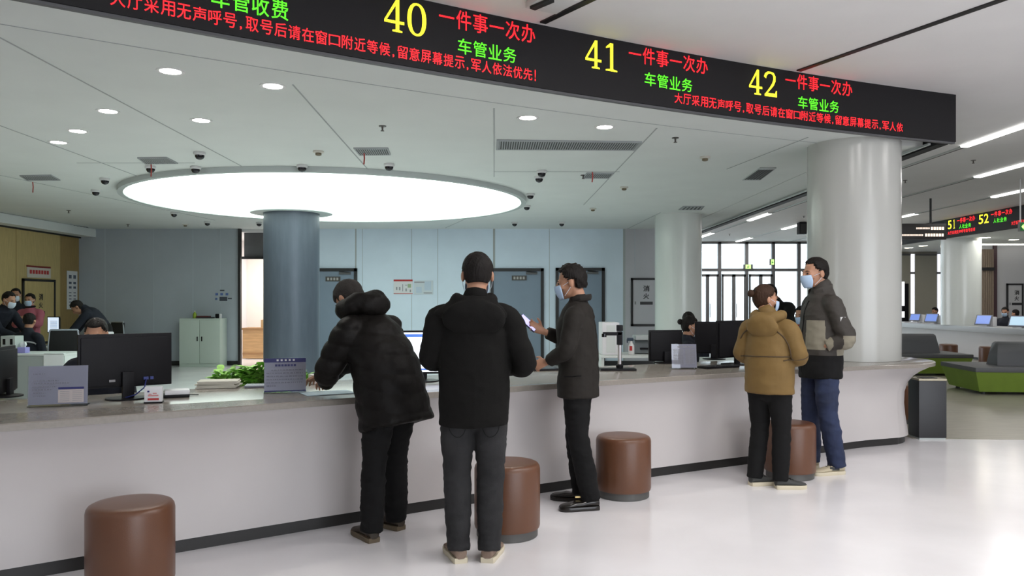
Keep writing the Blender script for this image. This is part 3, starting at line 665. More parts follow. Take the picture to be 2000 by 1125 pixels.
# document camera on a stand
p = on_counter(1212, 724); t = thing('document_camera', 'document camera on a silver post with a black base mat', 'document camera', p, 0)
MB().box((-.02, .06, .008), (.32, .17, .016), bev=.004).obj('base', M_dark, t); MB().tube([(0, .06, .01), (0, .06, .34)], .017, n=14).obj('post', mat('post_steel', (.55, .52, .52), .3, metal=.7), t)
MB().box((0, .06, .285), (.05, .05, .12), bev=.006).obj('clamp', M_dark, t); MB().box((-.065, .055, .325), (.17, .04, .03), bev=.004).obj('arm', M_dark, t); MB().box((0, .06, .375), (.055, .055, .055), bev=.008).obj('camera_head', M_dark, t); MB().lathe([(.022, -.03), (.022, 0)], (-.14, .055, .325), 14).obj('lens', M_dome, t)
MB().lathe([(.03, .0), (.034, .03), (.02, .04)], (0, .06, .012), 16).obj('foot', M_dark, t)
# dark monitors towards the column end
p = on_counter(1300, 711); t = monitor('monitor', 'black monitor seen edge-on beside the small printed notice', p+Vector((.02, .12, 0)), yaw_at(p.x)-.25, .36, .31, .02)
p = on_counter(1425, 713); t = monitor('monitor', 'black monitor left of the tan jacket, nearer of two', p+Vector((.05, .05, 0)), yaw_at(p.x)+.15, .50, .36, .07)
p = on_counter(1390, 706); t = monitor('monitor', 'black monitor left of the tan jacket, half behind another', p+Vector((.10, .30, 0)), yaw_at(p.x)-.75, .40, .34, .06)
p = on_counter(1408, 719); t = thing('keyboard', 'black keyboard lying before the two dark monitors', 'keyboard', p, yaw_at(p.x)); MB().box((0, .03, .010), (.40, .13, .016), bev=.003).obj('case', M_dark, t); g = MB()
for r_ in range(4):
    for c_ in range(13): g.box((-.18+.03*c_, -.015+.028*r_, .020), (.024, .022, .006))
g.obj('keys', mat('keys_dark', (.03, .03, .032), .5), t)

# ------------------------------------------------------------------ staff area at the right, behind the counter
M_desk = mat('desk_white', (.62, .66, .64), .45); M_deskg = mat('desk_grey', (.36, .41, .40), .5)
def desk(lab, x0, x1, y0, y1, z=.74, paper=False):
    t = thing('desk', lab, 'desk', ((x0+x1)/2, (y0+y1)/2, 0), 0, 'white staff desks'); w, d = x1-x0, y1-y0
    MB().box((0, 0, z-.0125), (w, d, .025), bev=.004).obj('top', M_desk, t)
    MB().box((-w/2+.02, 0, (z-.025)/2), (.03, d-.04, z-.025)).obj('side_panel', M_desk, t); MB().box((w/2-.02, 0, (z-.025)/2), (.03, d-.04, z-.025)).obj('side_panel', M_desk, t)
    MB().box((0, -d/2+.03, .42), (w-.08, .02, .58)).obj('front_panel', M_deskg, t); return t
desk('white desk with a spray bottle behind the document camera', .98, 1.72, 8.75, 9.4, .86)
p = Vector((1.10, 8.95, .862)); t = thing('computer_tower', 'tall white computer case standing behind the document camera', 'computer', p); MB().box((0, .1, .18), (.19, .38, .36), bev=.008).obj('case', mat('plastic_white', (.72, .72, .74), .4), t); MB().box((.0, -.092, .18), (.10, .004, .30)).obj('front_panel', M_desk, t)
p = at_d(1233, 690, 8.95); p.z = .862; t = thing('spray_bottle', 'white spray bottle with a dark trigger and a red label', 'bottle', p); MB().lathe([(.034, 0), (.036, .01), (.034, .10), (.014, .135), (.013, .15)], n=20).obj('bottle', M_white, t); MB().box((-.012, 0, .17), (.07, .025, .035), .0, bev=.006).box((-.045, 0, .15), (.012, .018, .04)).obj('trigger', mat('trigger_navy', (.03, .05, .08), .4), t); MB().box((-.01, -.034, .07), (.03, .01, .05)).obj('label', M_redp, t)
p = at_d(1272, 690, 9.1); p.z = .862; t = thing('printer', 'grey printer beside the spray bottle', 'printer', p); MB().box((0, .1, .08), (.40, .34, .15), bev=.015).obj('body', mat('printer_grey', (.16, .18, .19), .45), t); MB().box((0, -.02, .185), (.40, .26, .05), bev=.01).obj('lid', mat('printer_pale', (.42, .46, .46), .45), t); MB().box((0, -.07, .06), (.28, .03, .02)).obj('tray', M_dark, t)
p = at_d(1362, 700, 9.0); p.z = .742; 
desk('white desk beside the seated person with the bun, behind the dark monitors', 2.1, 3.0, 9.7, 10.3)

# ------------------------------------------------------------------ staff area at the left
desk('white desk with a sheet hung on its front, left behind the counter', -8.4, -6.13, 10.9, 11.55)
t = thing('hanging_sheet', 'white sheet hanging on the front of the left desk', 'paper', (-6.27, 10.895, .71)); MB().box((0, 0, -.10), (.27, .006, .24)).obj('sheet', mat('paper_bright', (.80, .84, .84), .5), t); MB().box((0, .03, .036), (.27, .07, .006)).obj('fold', mat('paper_bright', (.80, .84, .84), .5), t)
p = at_d(24, 690, 11.1); p.z = .742; t = thing('card_machine', 'pale grey machine with slots standing on the left desk', 'machine', p); MB().box((0, 0, .12), (.20, .2, .24), bev=.012).obj('case', mat('machine_pale', (.45, .50, .48), .5), t); MB().box((-.05, -.102, .16), (.035, .006, .08)).obj('slot', M_dark, t); MB().box((.05, -.102, .16), (.035, .006, .08)).obj('slot', M_dark, t); MB().box((0, -.102, .06), (.025, .006, .05)).obj('switch', M_dark, t)
p = at_d(46, 690, 11.1); p.z = .742; t = thing('tissue_box', 'violet tissue box with a white tissue on the left desk', 'tissue box', p); MB().box((0, 0, .04), (.11, .11, .08), bev=.006).obj('box', mat('box_violet', (.34, .32, .70), .6), t); g = MB(); g.rings([[Vector((.03*math.cos(a)*k, .012*math.sin(a)*k+.01*math.sin(3*a), z)) for a in [2*PI*i/12 for i in range(12)]] for k, z in ((.8, .08), (1.4, .11), (1.1, .15))]); g.obj('tissue', mat('paper_bright', (.80, .84, .84), .5), t)
desk('white desk in the middle of the left staff area with a white printer', -7.85, -6.3, 12.75, 13.35)
p = Vector((-6.72, 13.0, .742)); t = thing('printer', 'white printer in front of the person bending at the wood wall', 'printer', p, .2); MB().box((0, 0, .06), (.42, .34, .11), bev=.015).obj('body', mat('plastic_white', (.72, .72, .74), .4), t); MB().box((-.03, .1, .16), (.36, .05, .20), M=Matrix.Rotation(-.35, 4, 'X')).obj('paper_tray', mat('plastic_white', (.72, .72, .74), .4), t); MB().box((0, -.172, .05), (.3, .006, .03)).obj('slot', M_dark, t)
p = at_d(90, 662, 12.85); p.z = .742; t = monitor('monitor', 'small lit monitor on the left desks facing the counter', p+Vector((-.02, .25, 0)), PI-.25, .24, .27, .20, M_scrg)
lettering('page_text', [(Q, -.08, .06, .28+.022*i, .288+.022*i) for i in range(6)], lambda u, v: Vector((u, .0130, v)), mat('screen_line', (.25, .34, .5), .5, emit=.4), t)
t = thing('notice_holder', 'small grey holder beside the lit monitor at the left', 'sign holder', (-7.15, 13.0, .742)); MB().box((0, 0, .10), (.13, .01, .2)).obj('pane', mat('holder_grey', (.30, .33, .40), .4), t); MB().box((0, .03, .004), (.13, .1, .008)).obj('foot', mat('holder_grey', (.30, .33, .40), .4), t)
def office_chair(lab, p, rz):
    t = thing('office_chair', lab, 'chair', p, rz, 'black office chairs'); 
    MB().box((0, 0, .46), (.46, .46, .07), bev=.025).obj('seat', M_blackc_, t); MB().box((0, -.24, .80), (.42, .04, .46), bev=.02).obj('backrest', M_blackc_, t)
    g = MB()
    for s in (-1, 1): g.tube([(.20*s, -.1, .44), (.215*s, -.235, .52), (.215*s, -.25, .80), (.19*s, -.25, 1.04)], .013, n=8)
    g.tube([(.19, -.25, 1.04), (-.19, -.25, 1.04)], .013, n=8); g.obj('frame', mat('chair_steel', (.42, .46, .52), .35, metal=.5), t)
    MB().tube([(0, 0, .08), (0, 0, .43)], .028, n=12).obj('column', M_dark, t); g = MB()
    for i in range(5): a = 2*PI*i/5; g.tube([(0, 0, .10), (.28*math.cos(a), .28*math.sin(a), .06)], .02, n=8); g.ell((.28*math.cos(a), .28*math.sin(a), .03), (.03, .03, .03), None, 8)
    g.obj('base', M_dark, t); return t
M_blackc_ = mat('chair_black', (.012, .012, .013), .8)
office_chair('office chair with a pale steel frame beside the small lit monitor', (-6.62, 11.95, 0), .15)
office_chair('black office chair against the back wall, left of the white cabinet', (-8.05, 16.7, 0), -.5)
desk('far desk with dark printers along the back wall', -9.35, -8.35, 17.2, 17.9)
p = Vector((-9.05, 17.45, .74)); t = thing('printer', 'black printer on the far desk by the back wall', 'printer', p); MB().box((0, 0, .10), (.44, .36, .2), bev=.04).obj('body', M_dark, t); MB().box((.12, -.1, .215), (.12, .1, .03)).obj('panel', mat('printer_pale', (.42, .46, .46), .45), t)
p = Vector((-8.62, 17.4, .74)); t = thing('file_box', 'pale blue file box at the end of the far desk', 'box', p); MB().box((0, 0, .07), (.12, .2, .14)).obj('box', mat('file_blue', (.28, .34, .44), .6), t); MB().box((0, -.102, .08), (.06, .004, .05)).obj('label', M_paper, t)
p = Vector((-7.95, 16.2, 0)); 
# white steel cabinet against the back wall
x0, x1 = at_d(350, 0, 17.78).x, at_d(430, 0, 17.78).x; w = x1-x0; zt = 1.45-32/F*17.78
t = thing('cabinet', 'pale green-white two-door steel cabinet against the back wall', 'cabinet', ((x0+x1)/2, 18.0, 0)); M_cab = mat('cabinet_pale', (.52, .60, .54), .45)
MB().box((0, 0, zt/2), (w, .42, zt), bev=.006).obj('body', M_cab, t)
for s in (-1, 1):
    o = MB().box((s*w/4, -.219, zt/2+.02), (w/2-.012, .018, zt-.12), bev=.003).obj('door', M_cab, t); MB().box((s*.05, -.234, zt*.58), (.02, .014, .10)).obj('handle', M_dark, o)
p = Vector((x0+.28, 17.95, zt)); t = thing('bottle', 'green bottle standing on the steel cabinet', 'bottle', p); MB().lathe([(.04, 0), (.042, .02), (.04, .10), (.015, .13), (.015, .15)], n=16).obj('body', mat('bottle_green', (.30, .42, .03), .3), t); MB().lathe([(.017, .15), (.017, .17)], n=12).obj('cap', M_white, t)
p = Vector((x0+.52, 17.95, zt)); t = thing('book_stack', 'dark red books lying on the steel cabinet', 'books', p); MB().box((0, 0, .015), (.34, .22, .03)).obj('book', mat('book_dark', (.03, .025, .03), .6), t); MB().box((-.04, 0, .042), (.26, .2, .024)).obj('book', mat('book_red', (.10, .02, .02), .6), t)
p = Vector((x0+.80, 17.95, zt)); t = thing('tape_dispenser', 'small dark dispenser on the right of the steel cabinet', 'dispenser', p); MB().box((0, 0, .05), (.09, .1, .1), bev=.02).obj('body', M_dark, t); MB().box((.06, 0, .05), (.03, .08, .1)).obj('roll', M_paper, t)
# the room behind the open doorway: wooden counter with boxes
t = thing('wooden_counter', 'light wooden counter seen through the open doorway', 'counter', (-6.05, 20.5, 0)); M_oak = mat('oak', (.45, .27, .12), .5, var=.15, vscale=3, stretch=(1, 1, 8)); M_oakd = mat('oak_dark', (.30, .16, .065), .5, var=.12, vscale=3, stretch=(1, 1, 8))
MB().box((0, 0, .38), (1.6, .5, .73)).obj('body', M_oak, t); MB().box((0, 0, .77), (1.64, .56, .05)).obj('top', M_oakd, t); MB().box((0, -.256, .14), (1.6, .012, .05)).obj('rail', M_oakd, t)
p = Vector((-6.3, 20.45, .795)); t = thing('cardboard_box', 'brown cardboard box on the wooden counter in the doorway', 'box', p); MB().box((.05, 0, .10), (.32, .25, .2)).obj('carton', mat('cardboard', (.42, .28, .14), .8), t); MB().box((.05, 0, .202), (.32, .06, .004)).obj('tape', mat('tape_tan', (.5, .36, .2), .4), t)
p = Vector((-5.90, 20.40, .797)); t = thing('bag', 'yellow bag beside the cardboard box in the doorway', 'bag', p); g = MB(); g.rings([[Vector((a*math.cos(q), b*math.sin(q), z)) for q in [2*PI*i/16 for i in range(16)]] for z, a, b in ((0, .1, .07), (.1, .12, .08), (.22, .08, .03))]); g.obj('body', mat('bag_yellow', (.62, .55, .08), .6), t); MB().tube([(-.05, 0, .21), (-.03, 0, .30), (.03, 0, .30), (.05, 0, .21)], .006, n=8).obj('handle', M_dark, t)
t = thing('wall_poster', 'blue and white poster on the wall of the room in the doorway', 'poster', (-6.25, 21.49, 1.35)); MB().box((.2, 0, 0), (.7, .01, .5)).obj('sheet', M_paper, t); MB().box((.2, -.008, -.2), (.7, .006, .09)).obj('band', M_blup, t)
# ------------------------------------------------------------------ glass front with the entrance, far right
YG = 28.5
w1 = bpy.data.objects.new('window_1', None); COL.objects.link(w1); w1['kind'] = 'structure'; w1.location = (0, YG, 0)
g = MB(); xs = [at_d(px, 0, YG).x for px in (1310, 1356, 1405, 1458, 1510, 1560, 1612, 1664, 1716)]
for x in xs: g.box((x, 0, HO/2), (.11, .12, HO))
g.box(((xs[0]+xs[-1])/2, 0, 2.60), (xs[-1]-xs[0], .11, .10)); g.box(((xs[0]+xs[-1])/2, 0, .05), (xs[-1]-xs[0], .11, .1)); g.box(((xs[0]+xs[-1])/2, 0, HO-.04), (xs[-1]-xs[0], .12, .08)); g.obj('mullions', M_mull, w1)
MB().box(((xs[0]+xs[-1])/2, 0, HO/2), (xs[-1]-xs[0], .012, HO-.02)).obj('glass', M_glass, w1)
for i in (1, 2, 3):                            # three pairs of entrance doors
    a, b = xs[i], xs[i+1]; t = bpy.data.objects.new('door_%d' % dn, None); COL.objects.link(t); t['kind'] = 'structure'; t.location = (0, YG-.1, 0); dn += 1; g = MB()
    for x0, x1 in ((a+.06, (a+b)/2), ((a+b)/2, b-.06)):
        for x in (x0+.03, x1-.03): g.box((x, 0, 1.22), (.06, .06, 2.44))
        g.box(((x0+x1)/2, 0, 2.40), (x1-x0, .06, .09)); g.box(((x0+x1)/2, 0, .07), (x1-x0, .06, .14))
    g.obj('door_frame', M_mull, t); MB().tube([((a+b)/2+.08, -.06, .9), ((a+b)/2+.08, -.06, 1.4)], .015, n=8).obj('door_handle', mat('handle_steel', (.5, .5, .5), .3, metal=.8), t)
struct(MB().box((xs[0]-4, YG+.06, HO/2), (8, .12, HO)).obj('wall_far_left', M_wallr)); struct(MB().box(((xs[-1]+16.2)/2, YG+.06, HO/2), (16.2-xs[-1], .12, HO)).obj('wall_far_right', M_wallr))
# daylit forecourt outside
struct(MB().box((8, 45, -.08), (60, 32, .1)).obj('ground_outside', mat('paving_pale', (.75, .73, .70), .7, var=.1, vscale=2)))
t = thing('outside_building', 'pale building with round columns outside the glass entrance', 'building', (9, 44, 0)); Mb = mat('building_pale', (.85, .86, .87), .7); MB().box((0, 2.5, 4), (26, .5, 8)).obj('facade', Mb, t); MB().box((0, 1.2, 6.2), (26, 2.4, .8)).obj('canopy', Mb, t)
for x in (-5.2, -.3, 4.6): MB().lathe([(.55, 0), (.55, 6)], (x, -1.5, 0), 32).obj('column', mat('building_col', (.72, .76, .82), .6), t)
M_exit = mat('exit_green', (.50, 1, .25), .5, emit=1.1)
def exit_sign(lab, p, w=.34, h=.17, arrow=False):
    t = thing('exit_sign', lab, 'exit sign', p, 0, 'green exit signs'); MB().box((0, 0, 0), (w, .05, h), bev=.004).obj('case', M_mull, t); MB().box((0, -.027, 0), (w*.55, .004, h*.86)).obj('panel', M_exit, t)
    lettering('figure', [(Q, -.03, .0, -.05, .02), (Q, .0, .04, -.02, .0), (Q, -.015, .01, .03, .05)], lambda u, v: Vector((u, -.0295, v)), mat('exit_dark', (.02, .20, .04), .5), t); return t
exit_sign('green exit sign over the glass entrance, nearer the far white column', at_d(1461, 521, YG-.088)); exit_sign('green exit sign over the glass entrance, nearer the thick column and higher', at_d(1508.5, 512, YG-.088), .2, .22)
p = at_d(1566, 446, 21.5); t = thing('speaker', 'black speaker box hanging from the hall ceiling before the glass entrance', 'speaker', p); MB().box((0, 0, 0), (.20, .22, .32), bev=.015).obj('cabinet', M_dark, t); MB().box((0, -.112, -.01), (.15, .004, .25)).obj('grille', mat('speaker_mesh', (.03, .03, .03), .7), t); MB().tube([(0, 0, .15), (0, 0, HO-p.z)], .014, n=8).obj('hanger', M_mull, t)

# ------------------------------------------------------------------ side service counter, far right
SXC = 11.55
struct(MB().box(((11.4+16)/2, 21.2, H+.06), (4.6, 14.5, .12)).obj('ceiling_side', M_ceil))
t = thing('service_counter', 'far white side counter with a broad grey edge under tablets', 'counter', (SXC, 19.5, 0)); MB().box((.45, 0, .77), (.95, 11, .14), bev=.02).obj('worktop', mat('side_top_grey', (.42, .43, .44), .3), t); MB().box((.50, 0, .38), (.70, 10.9, .64)).obj('front_panel', M_cfront, t); MB().box((.52, 0, .03), (.70, 10.9, .06)).obj('kick_board', M_black, t)
M_tab = mat('tablet_screen', (.17, .26, .62), .3, emit=.55); M_tabl = mat('tablet_screen_pale', (.45, .62, .75), .3, emit=.6)
area_lamp('side_fill_lamp', (12.6, 20.5, 3.05), (0, 0, 0), 1.2, 6, 60, (1, .98, .94))  # added area light without a fixture, brightens the side counter area
def tablet(lab, px, scr, big=1.0):
    Y = 11.75*F/(px-1000); t = thing('tablet_terminal', lab, 'terminal', (11.8, Y, .842), -.95, 'tablet terminals on the side counter'); R = Matrix.Translation((0, 0, .16)) @ Matrix.Rotation(-.5, 4, 'X')
    MB().box((0, 0, 0), (.36*big, .03, .27*big), M=R, bev=.008).obj('frame', mat('tablet_frame', (.20, .21, .24), .4), t); MB().box((0, -.016, 0), (.31*big, .004, .22*big), M=R).obj('screen', scr, t); MB().box((.05, .16, .12), (.30, .22, .24), bev=.02).obj('printer_box', mat('plastic_white', (.72, .72, .74), .4), t); MB().box((0, .02, .02), (.20, .14, .04)).obj('stand', M_white, t)
tablet('blue-screen terminal at the far end of the side counter, next to the thick column', 1784, M_tab, .85); tablet('blue-screen terminal left of the side column', 1816, M_tab); tablet('blue-screen terminal right of the side column', 1917, M_tab, 1.05); tablet('pale-screen terminal cut by the edge of the view', 1984, M_tabl, 1.05)
# the display over it
t = thing('led_display', 'far LED display with 51 and 52 over the side counter', 'display', (11.38, 0, 0)); MB().box((.06, 20.6, (H+HO)/2), (.12, 13.2, HO-H)).obj('housing', M_led, t)
def y_of(px): return 11.38*F/(px-1000)
def put2(body, x0, x1, z0, z1, m, bold=.01):
    y0, y1 = y_of(x0), y_of(x1); n = len(body); w = (y1-y0)/n; items = []
    for i, ch in enumerate(body):
        a, b = z0, z1
        if ch == '一': a, b = z0+(z1-z0)*.45, z0+(z1-z0)*.58
        if ch == '1': items.append((G['1'], y0+w*(i+.2), y0+w*(i+.8), a, b)); continue
        items.append((text_geo(ch, bold), y0+w*(i+.08), y0+w*(i+.92), a, b))
    lettering('lettering', items, lambda u, v: Vector((-.003, u, v)), m, t)
put2('51', 1851, 1868, 3.345, 3.57, M_yel, .008); put2('52', 1911, 1932, 3.345, 3.57, M_yel, .008)
for a, b in ((1869, 1905), (1935, 1978)): put2('一件事一次办', a, b, 3.46, 3.585, M_red)
for a, b in ((1873, 1897), (1940, 1967)): put2('人社业务', a, b, 3.315, 3.42, M_grn)
put2('大厅采用无声呼号取号后请', 1851, 1905, 3.20, 3.285, M_red); put2('大厅采用无声呼号', 1975, 2012, 3.20, 3.285, M_red)
# dark hanging direction sign
Yh = 16.6; a, b = at_d(1752, 437, Yh), at_d(1847, 468, Yh); w, h = b.x-a.x, a.z-b.z; c = (a+b)/2
t = thing('hanging_sign', 'dark hanging direction sign with two lines of glowing writing', 'sign', c); MB().box((0, 0, 0), (w, .06, h), bev=.006).obj('board', mat('sign_dark_brown', (.022, .018, .016), .4), t)
M_glow = mat('sign_glow', (1, .80, .66), .5, emit=.9); L = []
for z, segs in ((h*.2, ((-.12, .15), (.18, .42))), (-h*.22, ((-.46, .02), (.06, .43)))):
    for i, (u0, u1) in enumerate(segs):
        x = u0*w
        while x < u1*w: d = .018 if i == 0 else .045; L.append((Q, x, x+d, z-(.018 if i == 0 else .03), z+(.018 if i == 0 else .03))); x += d+(.008 if i == 0 else .012)
lettering('lettering', L, lambda u, v: Vector((u, -.032, v)), M_glow, t)
for x in (w*.19, -w*.42): MB().tube([(x, 0, h/2), (x, 0, HO-c.z)], .022, n=10).obj('hanger', M_black, t)
p = at_d(2004, 443, 14); t = thing('exit_sign', 'green exit sign on a thin pole, cut by the edge of the view', 'exit sign', p); MB().box((0, 0, 0), (.26, .05, .16)).obj('case', M_mull, t); MB().box((0, -.027, 0), (.24, .004, .14)).obj('panel', mat('exit_dark', (.02, .20, .04), .5), t); lettering('arrow', [(([(0, .5), (.4, 1), (.4, .7), (1, .7), (1, .3), (.4, .3), (.4, 0)], [(0, 1, 2, 3, 4, 5, 6)]), -.10, .0, -.05, .05)], lambda u, v: Vector((u, -.0295, v)), M_exit, t); MB().tube([(-.10, 0, .08), (-.10, 0, HO-p.z)], .012, n=8).obj('pole', mat('pole_pale', (.6, .6, .6), .4), t)
# downlights over the side counter
for (px, py), lab in (((1775, 484), 'far round downlight just right of the thick column, under the hanging sign'), ((1803, 480), 'far round downlight left of the side column'), ((1924, 464), 'far round downlight just right of the side column'), ((1980, 468), 'far round downlight at the right over the side counter')):
    p = at_h(px, py, H); t = thing('downlight', lab, 'downlight', p, 0, 'round downlights over the side counter'); MB().lathe([(.12, -.004), (.15, -.006), (.15, 0), (.12, 0), (.12, -.004)], n=24, cap=False).obj('trim_ring', M_white, t); MB().lathe([(.118, -.003), (.001, -.003)], n=24).obj('lens', mat('lamp_soft', (1, .97, .9), .5, emit=4), t)
# back wall of that area: blinds, bright window slots, grey wall
YR = 26.6; struct(MB().box(((12.2+14.2)/2, YR+.06, H/2), (2.0, .12, H)).obj('wall_side_back', mat('wall_beige', (.34, .32, .27), .6)))
for i, (x0, x1, lab) in enumerate(((1787, 1829, 'beige roller blind between two bright window slots'), (1757, 1778, 'dark beige roller blind next to the thick column'))):
    a, b = at_d(x0, 0, YR-.05).x, at_d(x1, 0, YR-.05).x; t = thing('roller_blind', lab, 'blind', ((a+b)/2, YR-.05, 0)); MB().box((0, 0, 1.75), (b-a, .02, 2.5)).obj('cloth', mat('blind_beige', (.40, .38, .31), .8), t); MB().tube([(-(b-a)/2, 0, 3.03), ((b-a)/2, 0, 3.03)], .03, n=12).obj('roller', M_mull, t)
M_slot = mat('window_daylight', (.86, .88, 1), .5, emit=1.1)
for i, (x0, x1) in enumerate(((1779, 1786), (1831, 1839))):
    a, b = at_d(x0, 0, YR-.02).x, at_d(x1, 0, YR-.02).x; o = bpy.data.objects.new('window_%d' % (i+2), None); COL.objects.link(o); o['kind'] = 'structure'; o.location = ((a+b)/2, YR-.02, 0); MB().box((0, 0, 1.75), (b-a, .01, 2.6)).obj('pane', M_slot, o); MB().box((0, -.01, 2.42), (b-a+.06, .03, .07)).obj('bar', M_mull, o)
p = at_d(1764, 572, 25.5); t = thing('display_screen', 'bright upright screen next to the thick column, far behind the counter', 'screen', (p.x, 25.8, 0)); MB().box((.0, 0, 1.1), (.62, .08, 1.9), bev=.01).obj('case', M_dark, t); MB().box((-.04, -.042, 1.72), (.42, .004, .78)).obj('screen', mat('screen_bright', (.92, .95, 1), .4, emit=1.0), t); MB().box((-.04, -.042, 1.05), (.42, .004, .2)).obj('lower_screen', mat('screen_bright', (.92, .95, 1), .4, emit=1.0), t); MB().box((0, .05, .05), (.7, .4, .1)).obj('foot', M_dark, t)
YW = 23.4; xw = at_d(1914, 0, YW).x
struct(MB().box(((xw+16.2)/2, YW+.06, H/2), (16.2-xw, .12, H)).obj('wall_side', mat('wall_side_grey', (.42, .42, .43), .55)))
for x0, x1, m, lab in ((1915, 1938, 'panel_brown', 'brown wall panel behind the side column'),):
    a, b = at_d(x0, 0, YW).x, at_d(x1, 0, YW).x; t = thing('curtain', 'brown curtain with a dark rod beside the side column', 'curtain', ((a+b)/2, YW-.02, 0)); g = MB(); n = 30
    ps = [((a-b)/2+(b-a)*i/n, -.03-.02*math.sin(i*1.1)) for i in range(n+1)]; g.rings([[Vector((x, y, z)) for x, y in ps]+[Vector((x, y+.012, z)) for x, y in ps[::-1]] for z in (.8, 3.0)]); g.obj('cloth', mat('curtain_brown', (.20, .155, .115), .8), t); MB().box((0, -.07, 2.42), ((b-a)+.04, .03, .09)).obj('rod', M_black, t)
struct(MB().box((at_d(1942, 0, YW).x, YW-.03, H/2), (.10, .06, H)).obj('trim_%d' % nt, mat('trim_maroon', (.045, .02, .025), .5))); nt += 1
a, b = at_d(1965, 556, YW), at_d(1998, 630, YW); hydrant('hydrant_cabinet', 'grey hydrant cupboard on the far right wall', Matrix.Translation(((a.x+b.x)/2, YW-.001, 1.42)), b.x-a.x, 1.15, mat('wall_side_grey', (.42, .42, .43), .55))
struct(MB().box((14.6, YW-.4, H-.02), (2.6, .05, .03)).obj('trim_%d' % nt, mat('lamp_soft', (1, .97, .9), .5, emit=4))); nt += 1

# ------------------------------------------------------------------ sofas and bin in the lounge
M_green = mat('sofa_green', (.17, .26, .028), .6, bump=.05, bscale=200, var=.06, vscale=5); M_sgrey = mat('sofa_grey', (.085, .088, .092), .5, bump=.05, bscale=200)
def sofa(lab, loc, rz, L, D, bx0, bx1):
    t = thing('sofa', lab, 'sofa', loc, rz, 'green and grey double sofas'); 
    g = MB(); g.rings([[Vector((x, y, z)) for x, y in ((-a, -b), (a, -b), (a, b), (-a, b))] for z, a, b in ((.05, L/2-.10, D/2-.10), (.36, L/2-.01, D/2-.01))]); g.obj('base', M_green, t)
    MB().box((0, 0, .395), (L, D, .075), bev=.02).obj('seat', M_sgrey, t)
    g = MB(); c, w = (bx0+bx1)/2, bx1-bx0; g.rings([[Vector((c+x, y, z)) for x, y in ((-a, -b), (a, -b), (a, b), (-a, b))] for z, a, b in ((.43, w/2+.02, .19), (.60, w/2, .15), (.78, w/2-.03, .10), (.81, w/2-.06, .07))]); o = g.obj('backrest', M_sgrey, t, 60)
    for x in (-L/2+.2, L/2-.2):
        for y in (-D/2+.2, D/2-.2): MB().lathe([(.03, 0), (.03, .06)], (x, y, 0), 12).obj('foot', M_black, t)
sofa('long green sofa with a grey seat and backrest, cut by the right edge', (8.86, 12.82, 0), -.12, 3.2, 1.32, -1.05, 1.5)
sofa('farther green sofa with a dark grey backrest behind the end of the counter', (7.75, 16.15, 0), -.05, 2.5, 1.25, -1.2, .80)
t = thing('litter_bin', 'black litter bin with brown flanks at the end of the counter', 'bin', (4.43, 8.50, 0), -.04); M_binb = mat('bin_brown', (.07, .03, .018), .4)
MB().box((0, 0, .32), (.285, .25, .60), bev=.006).obj('body', mat('bin_black', (.012, .012, .014), .4), t); MB().box((0, 0, .012), (.27, .235, .024)).obj('foot', M_rim, t)
MB().box((0, 0, .632), (.29, .255, .02), bev=.004).obj('top', mat('bin_top', (.40, .36, .26), .35, metal=.3), t); MB().box((0, 0, .644), (.16, .12, .006)).obj('ash_tray', M_dark, t)
# ------------------------------------------------------------------ people
M_skin = mat('skin', (.42, .215, .13), .5, var=.06, vscale=25, bump=.03, bscale=150)
M_hair = mat('hair_black', (.012, .010, .009), .6, bump=.5, bscale=90, stretch=(1, 1, .25), spec=.15)
M_hairb = mat('hair_brown', (.04, .019, .010), .6, spec=.2, bump=.5, bscale=90, stretch=(1, 1, .25))
M_mask = mat('mask_blue', (.42, .56, .74), .7, bump=.06, bscale=40, stretch=(.2, .2, 6))
M_maskw = mat('mask_white', (.62, .70, .80), .7)
M_eye = mat('eye_dark', (.015, .011, .009), .3)
def remesh(mb, voxel, smooth=2, fac=.5):
    me = mb.mesh('t', 0); o = bpy.data.objects.new('t', me); COL.objects.link(o)
    m = o.modifiers.new('r', 'REMESH'); m.mode = 'VOXEL'; m.voxel_size = voxel
    if smooth: q = o.modifiers.new('s', 'SMOOTH'); q.iterations = smooth; q.factor = fac
    dg = bpy.context.evaluated_depsgraph_get(); r = bpy.data.meshes.new_from_object(o.evaluated_get(dg), depsgraph=dg)
    bpy.data.objects.remove(o); bpy.data.meshes.remove(me)
    r.materials.clear(); r.shade_smooth(); return r
def displace(me, fn):
    ns = [v.normal.copy() for v in me.vertices]
    for v, n in zip(me.vertices, ns): v.co = v.co+n*fn(v.co)
    me.update()
def wrinkle(amp, f, sz=1.0, seed=0):
    o = Vector((seed*3.1, seed*1.7, 0))
    def fn(p):
        a = noise.noise(Vector((p.x*f, p.y*f, p.z*f*sz))+o); b = noise.noise(Vector((p.x*f*2.3, p.y*f*2.3, p.z*f*2.3*sz))+o)
        return amp*(a*.8+.5*b*(1 if b > 0 else .4)+.15)
    return fn
def spline(pts, n=5):
    """smooth curve through points"""
    pts = [Vector(p) for p in pts]; out = []
    P = [pts[0]*2-pts[1]]+pts+[pts[-1]*2-pts[-2]]
    for i in range(1, len(P)-2):
        for k in range(n):
            t = k/n; a, b, c, d = P[i-1:i+3]
            out.append(.5*((2*b)+(c-a)*t+(2*a-5*b+4*c-d)*t*t+(3*b-a-3*c+d)*t**3))
    return out+[pts[-1]]
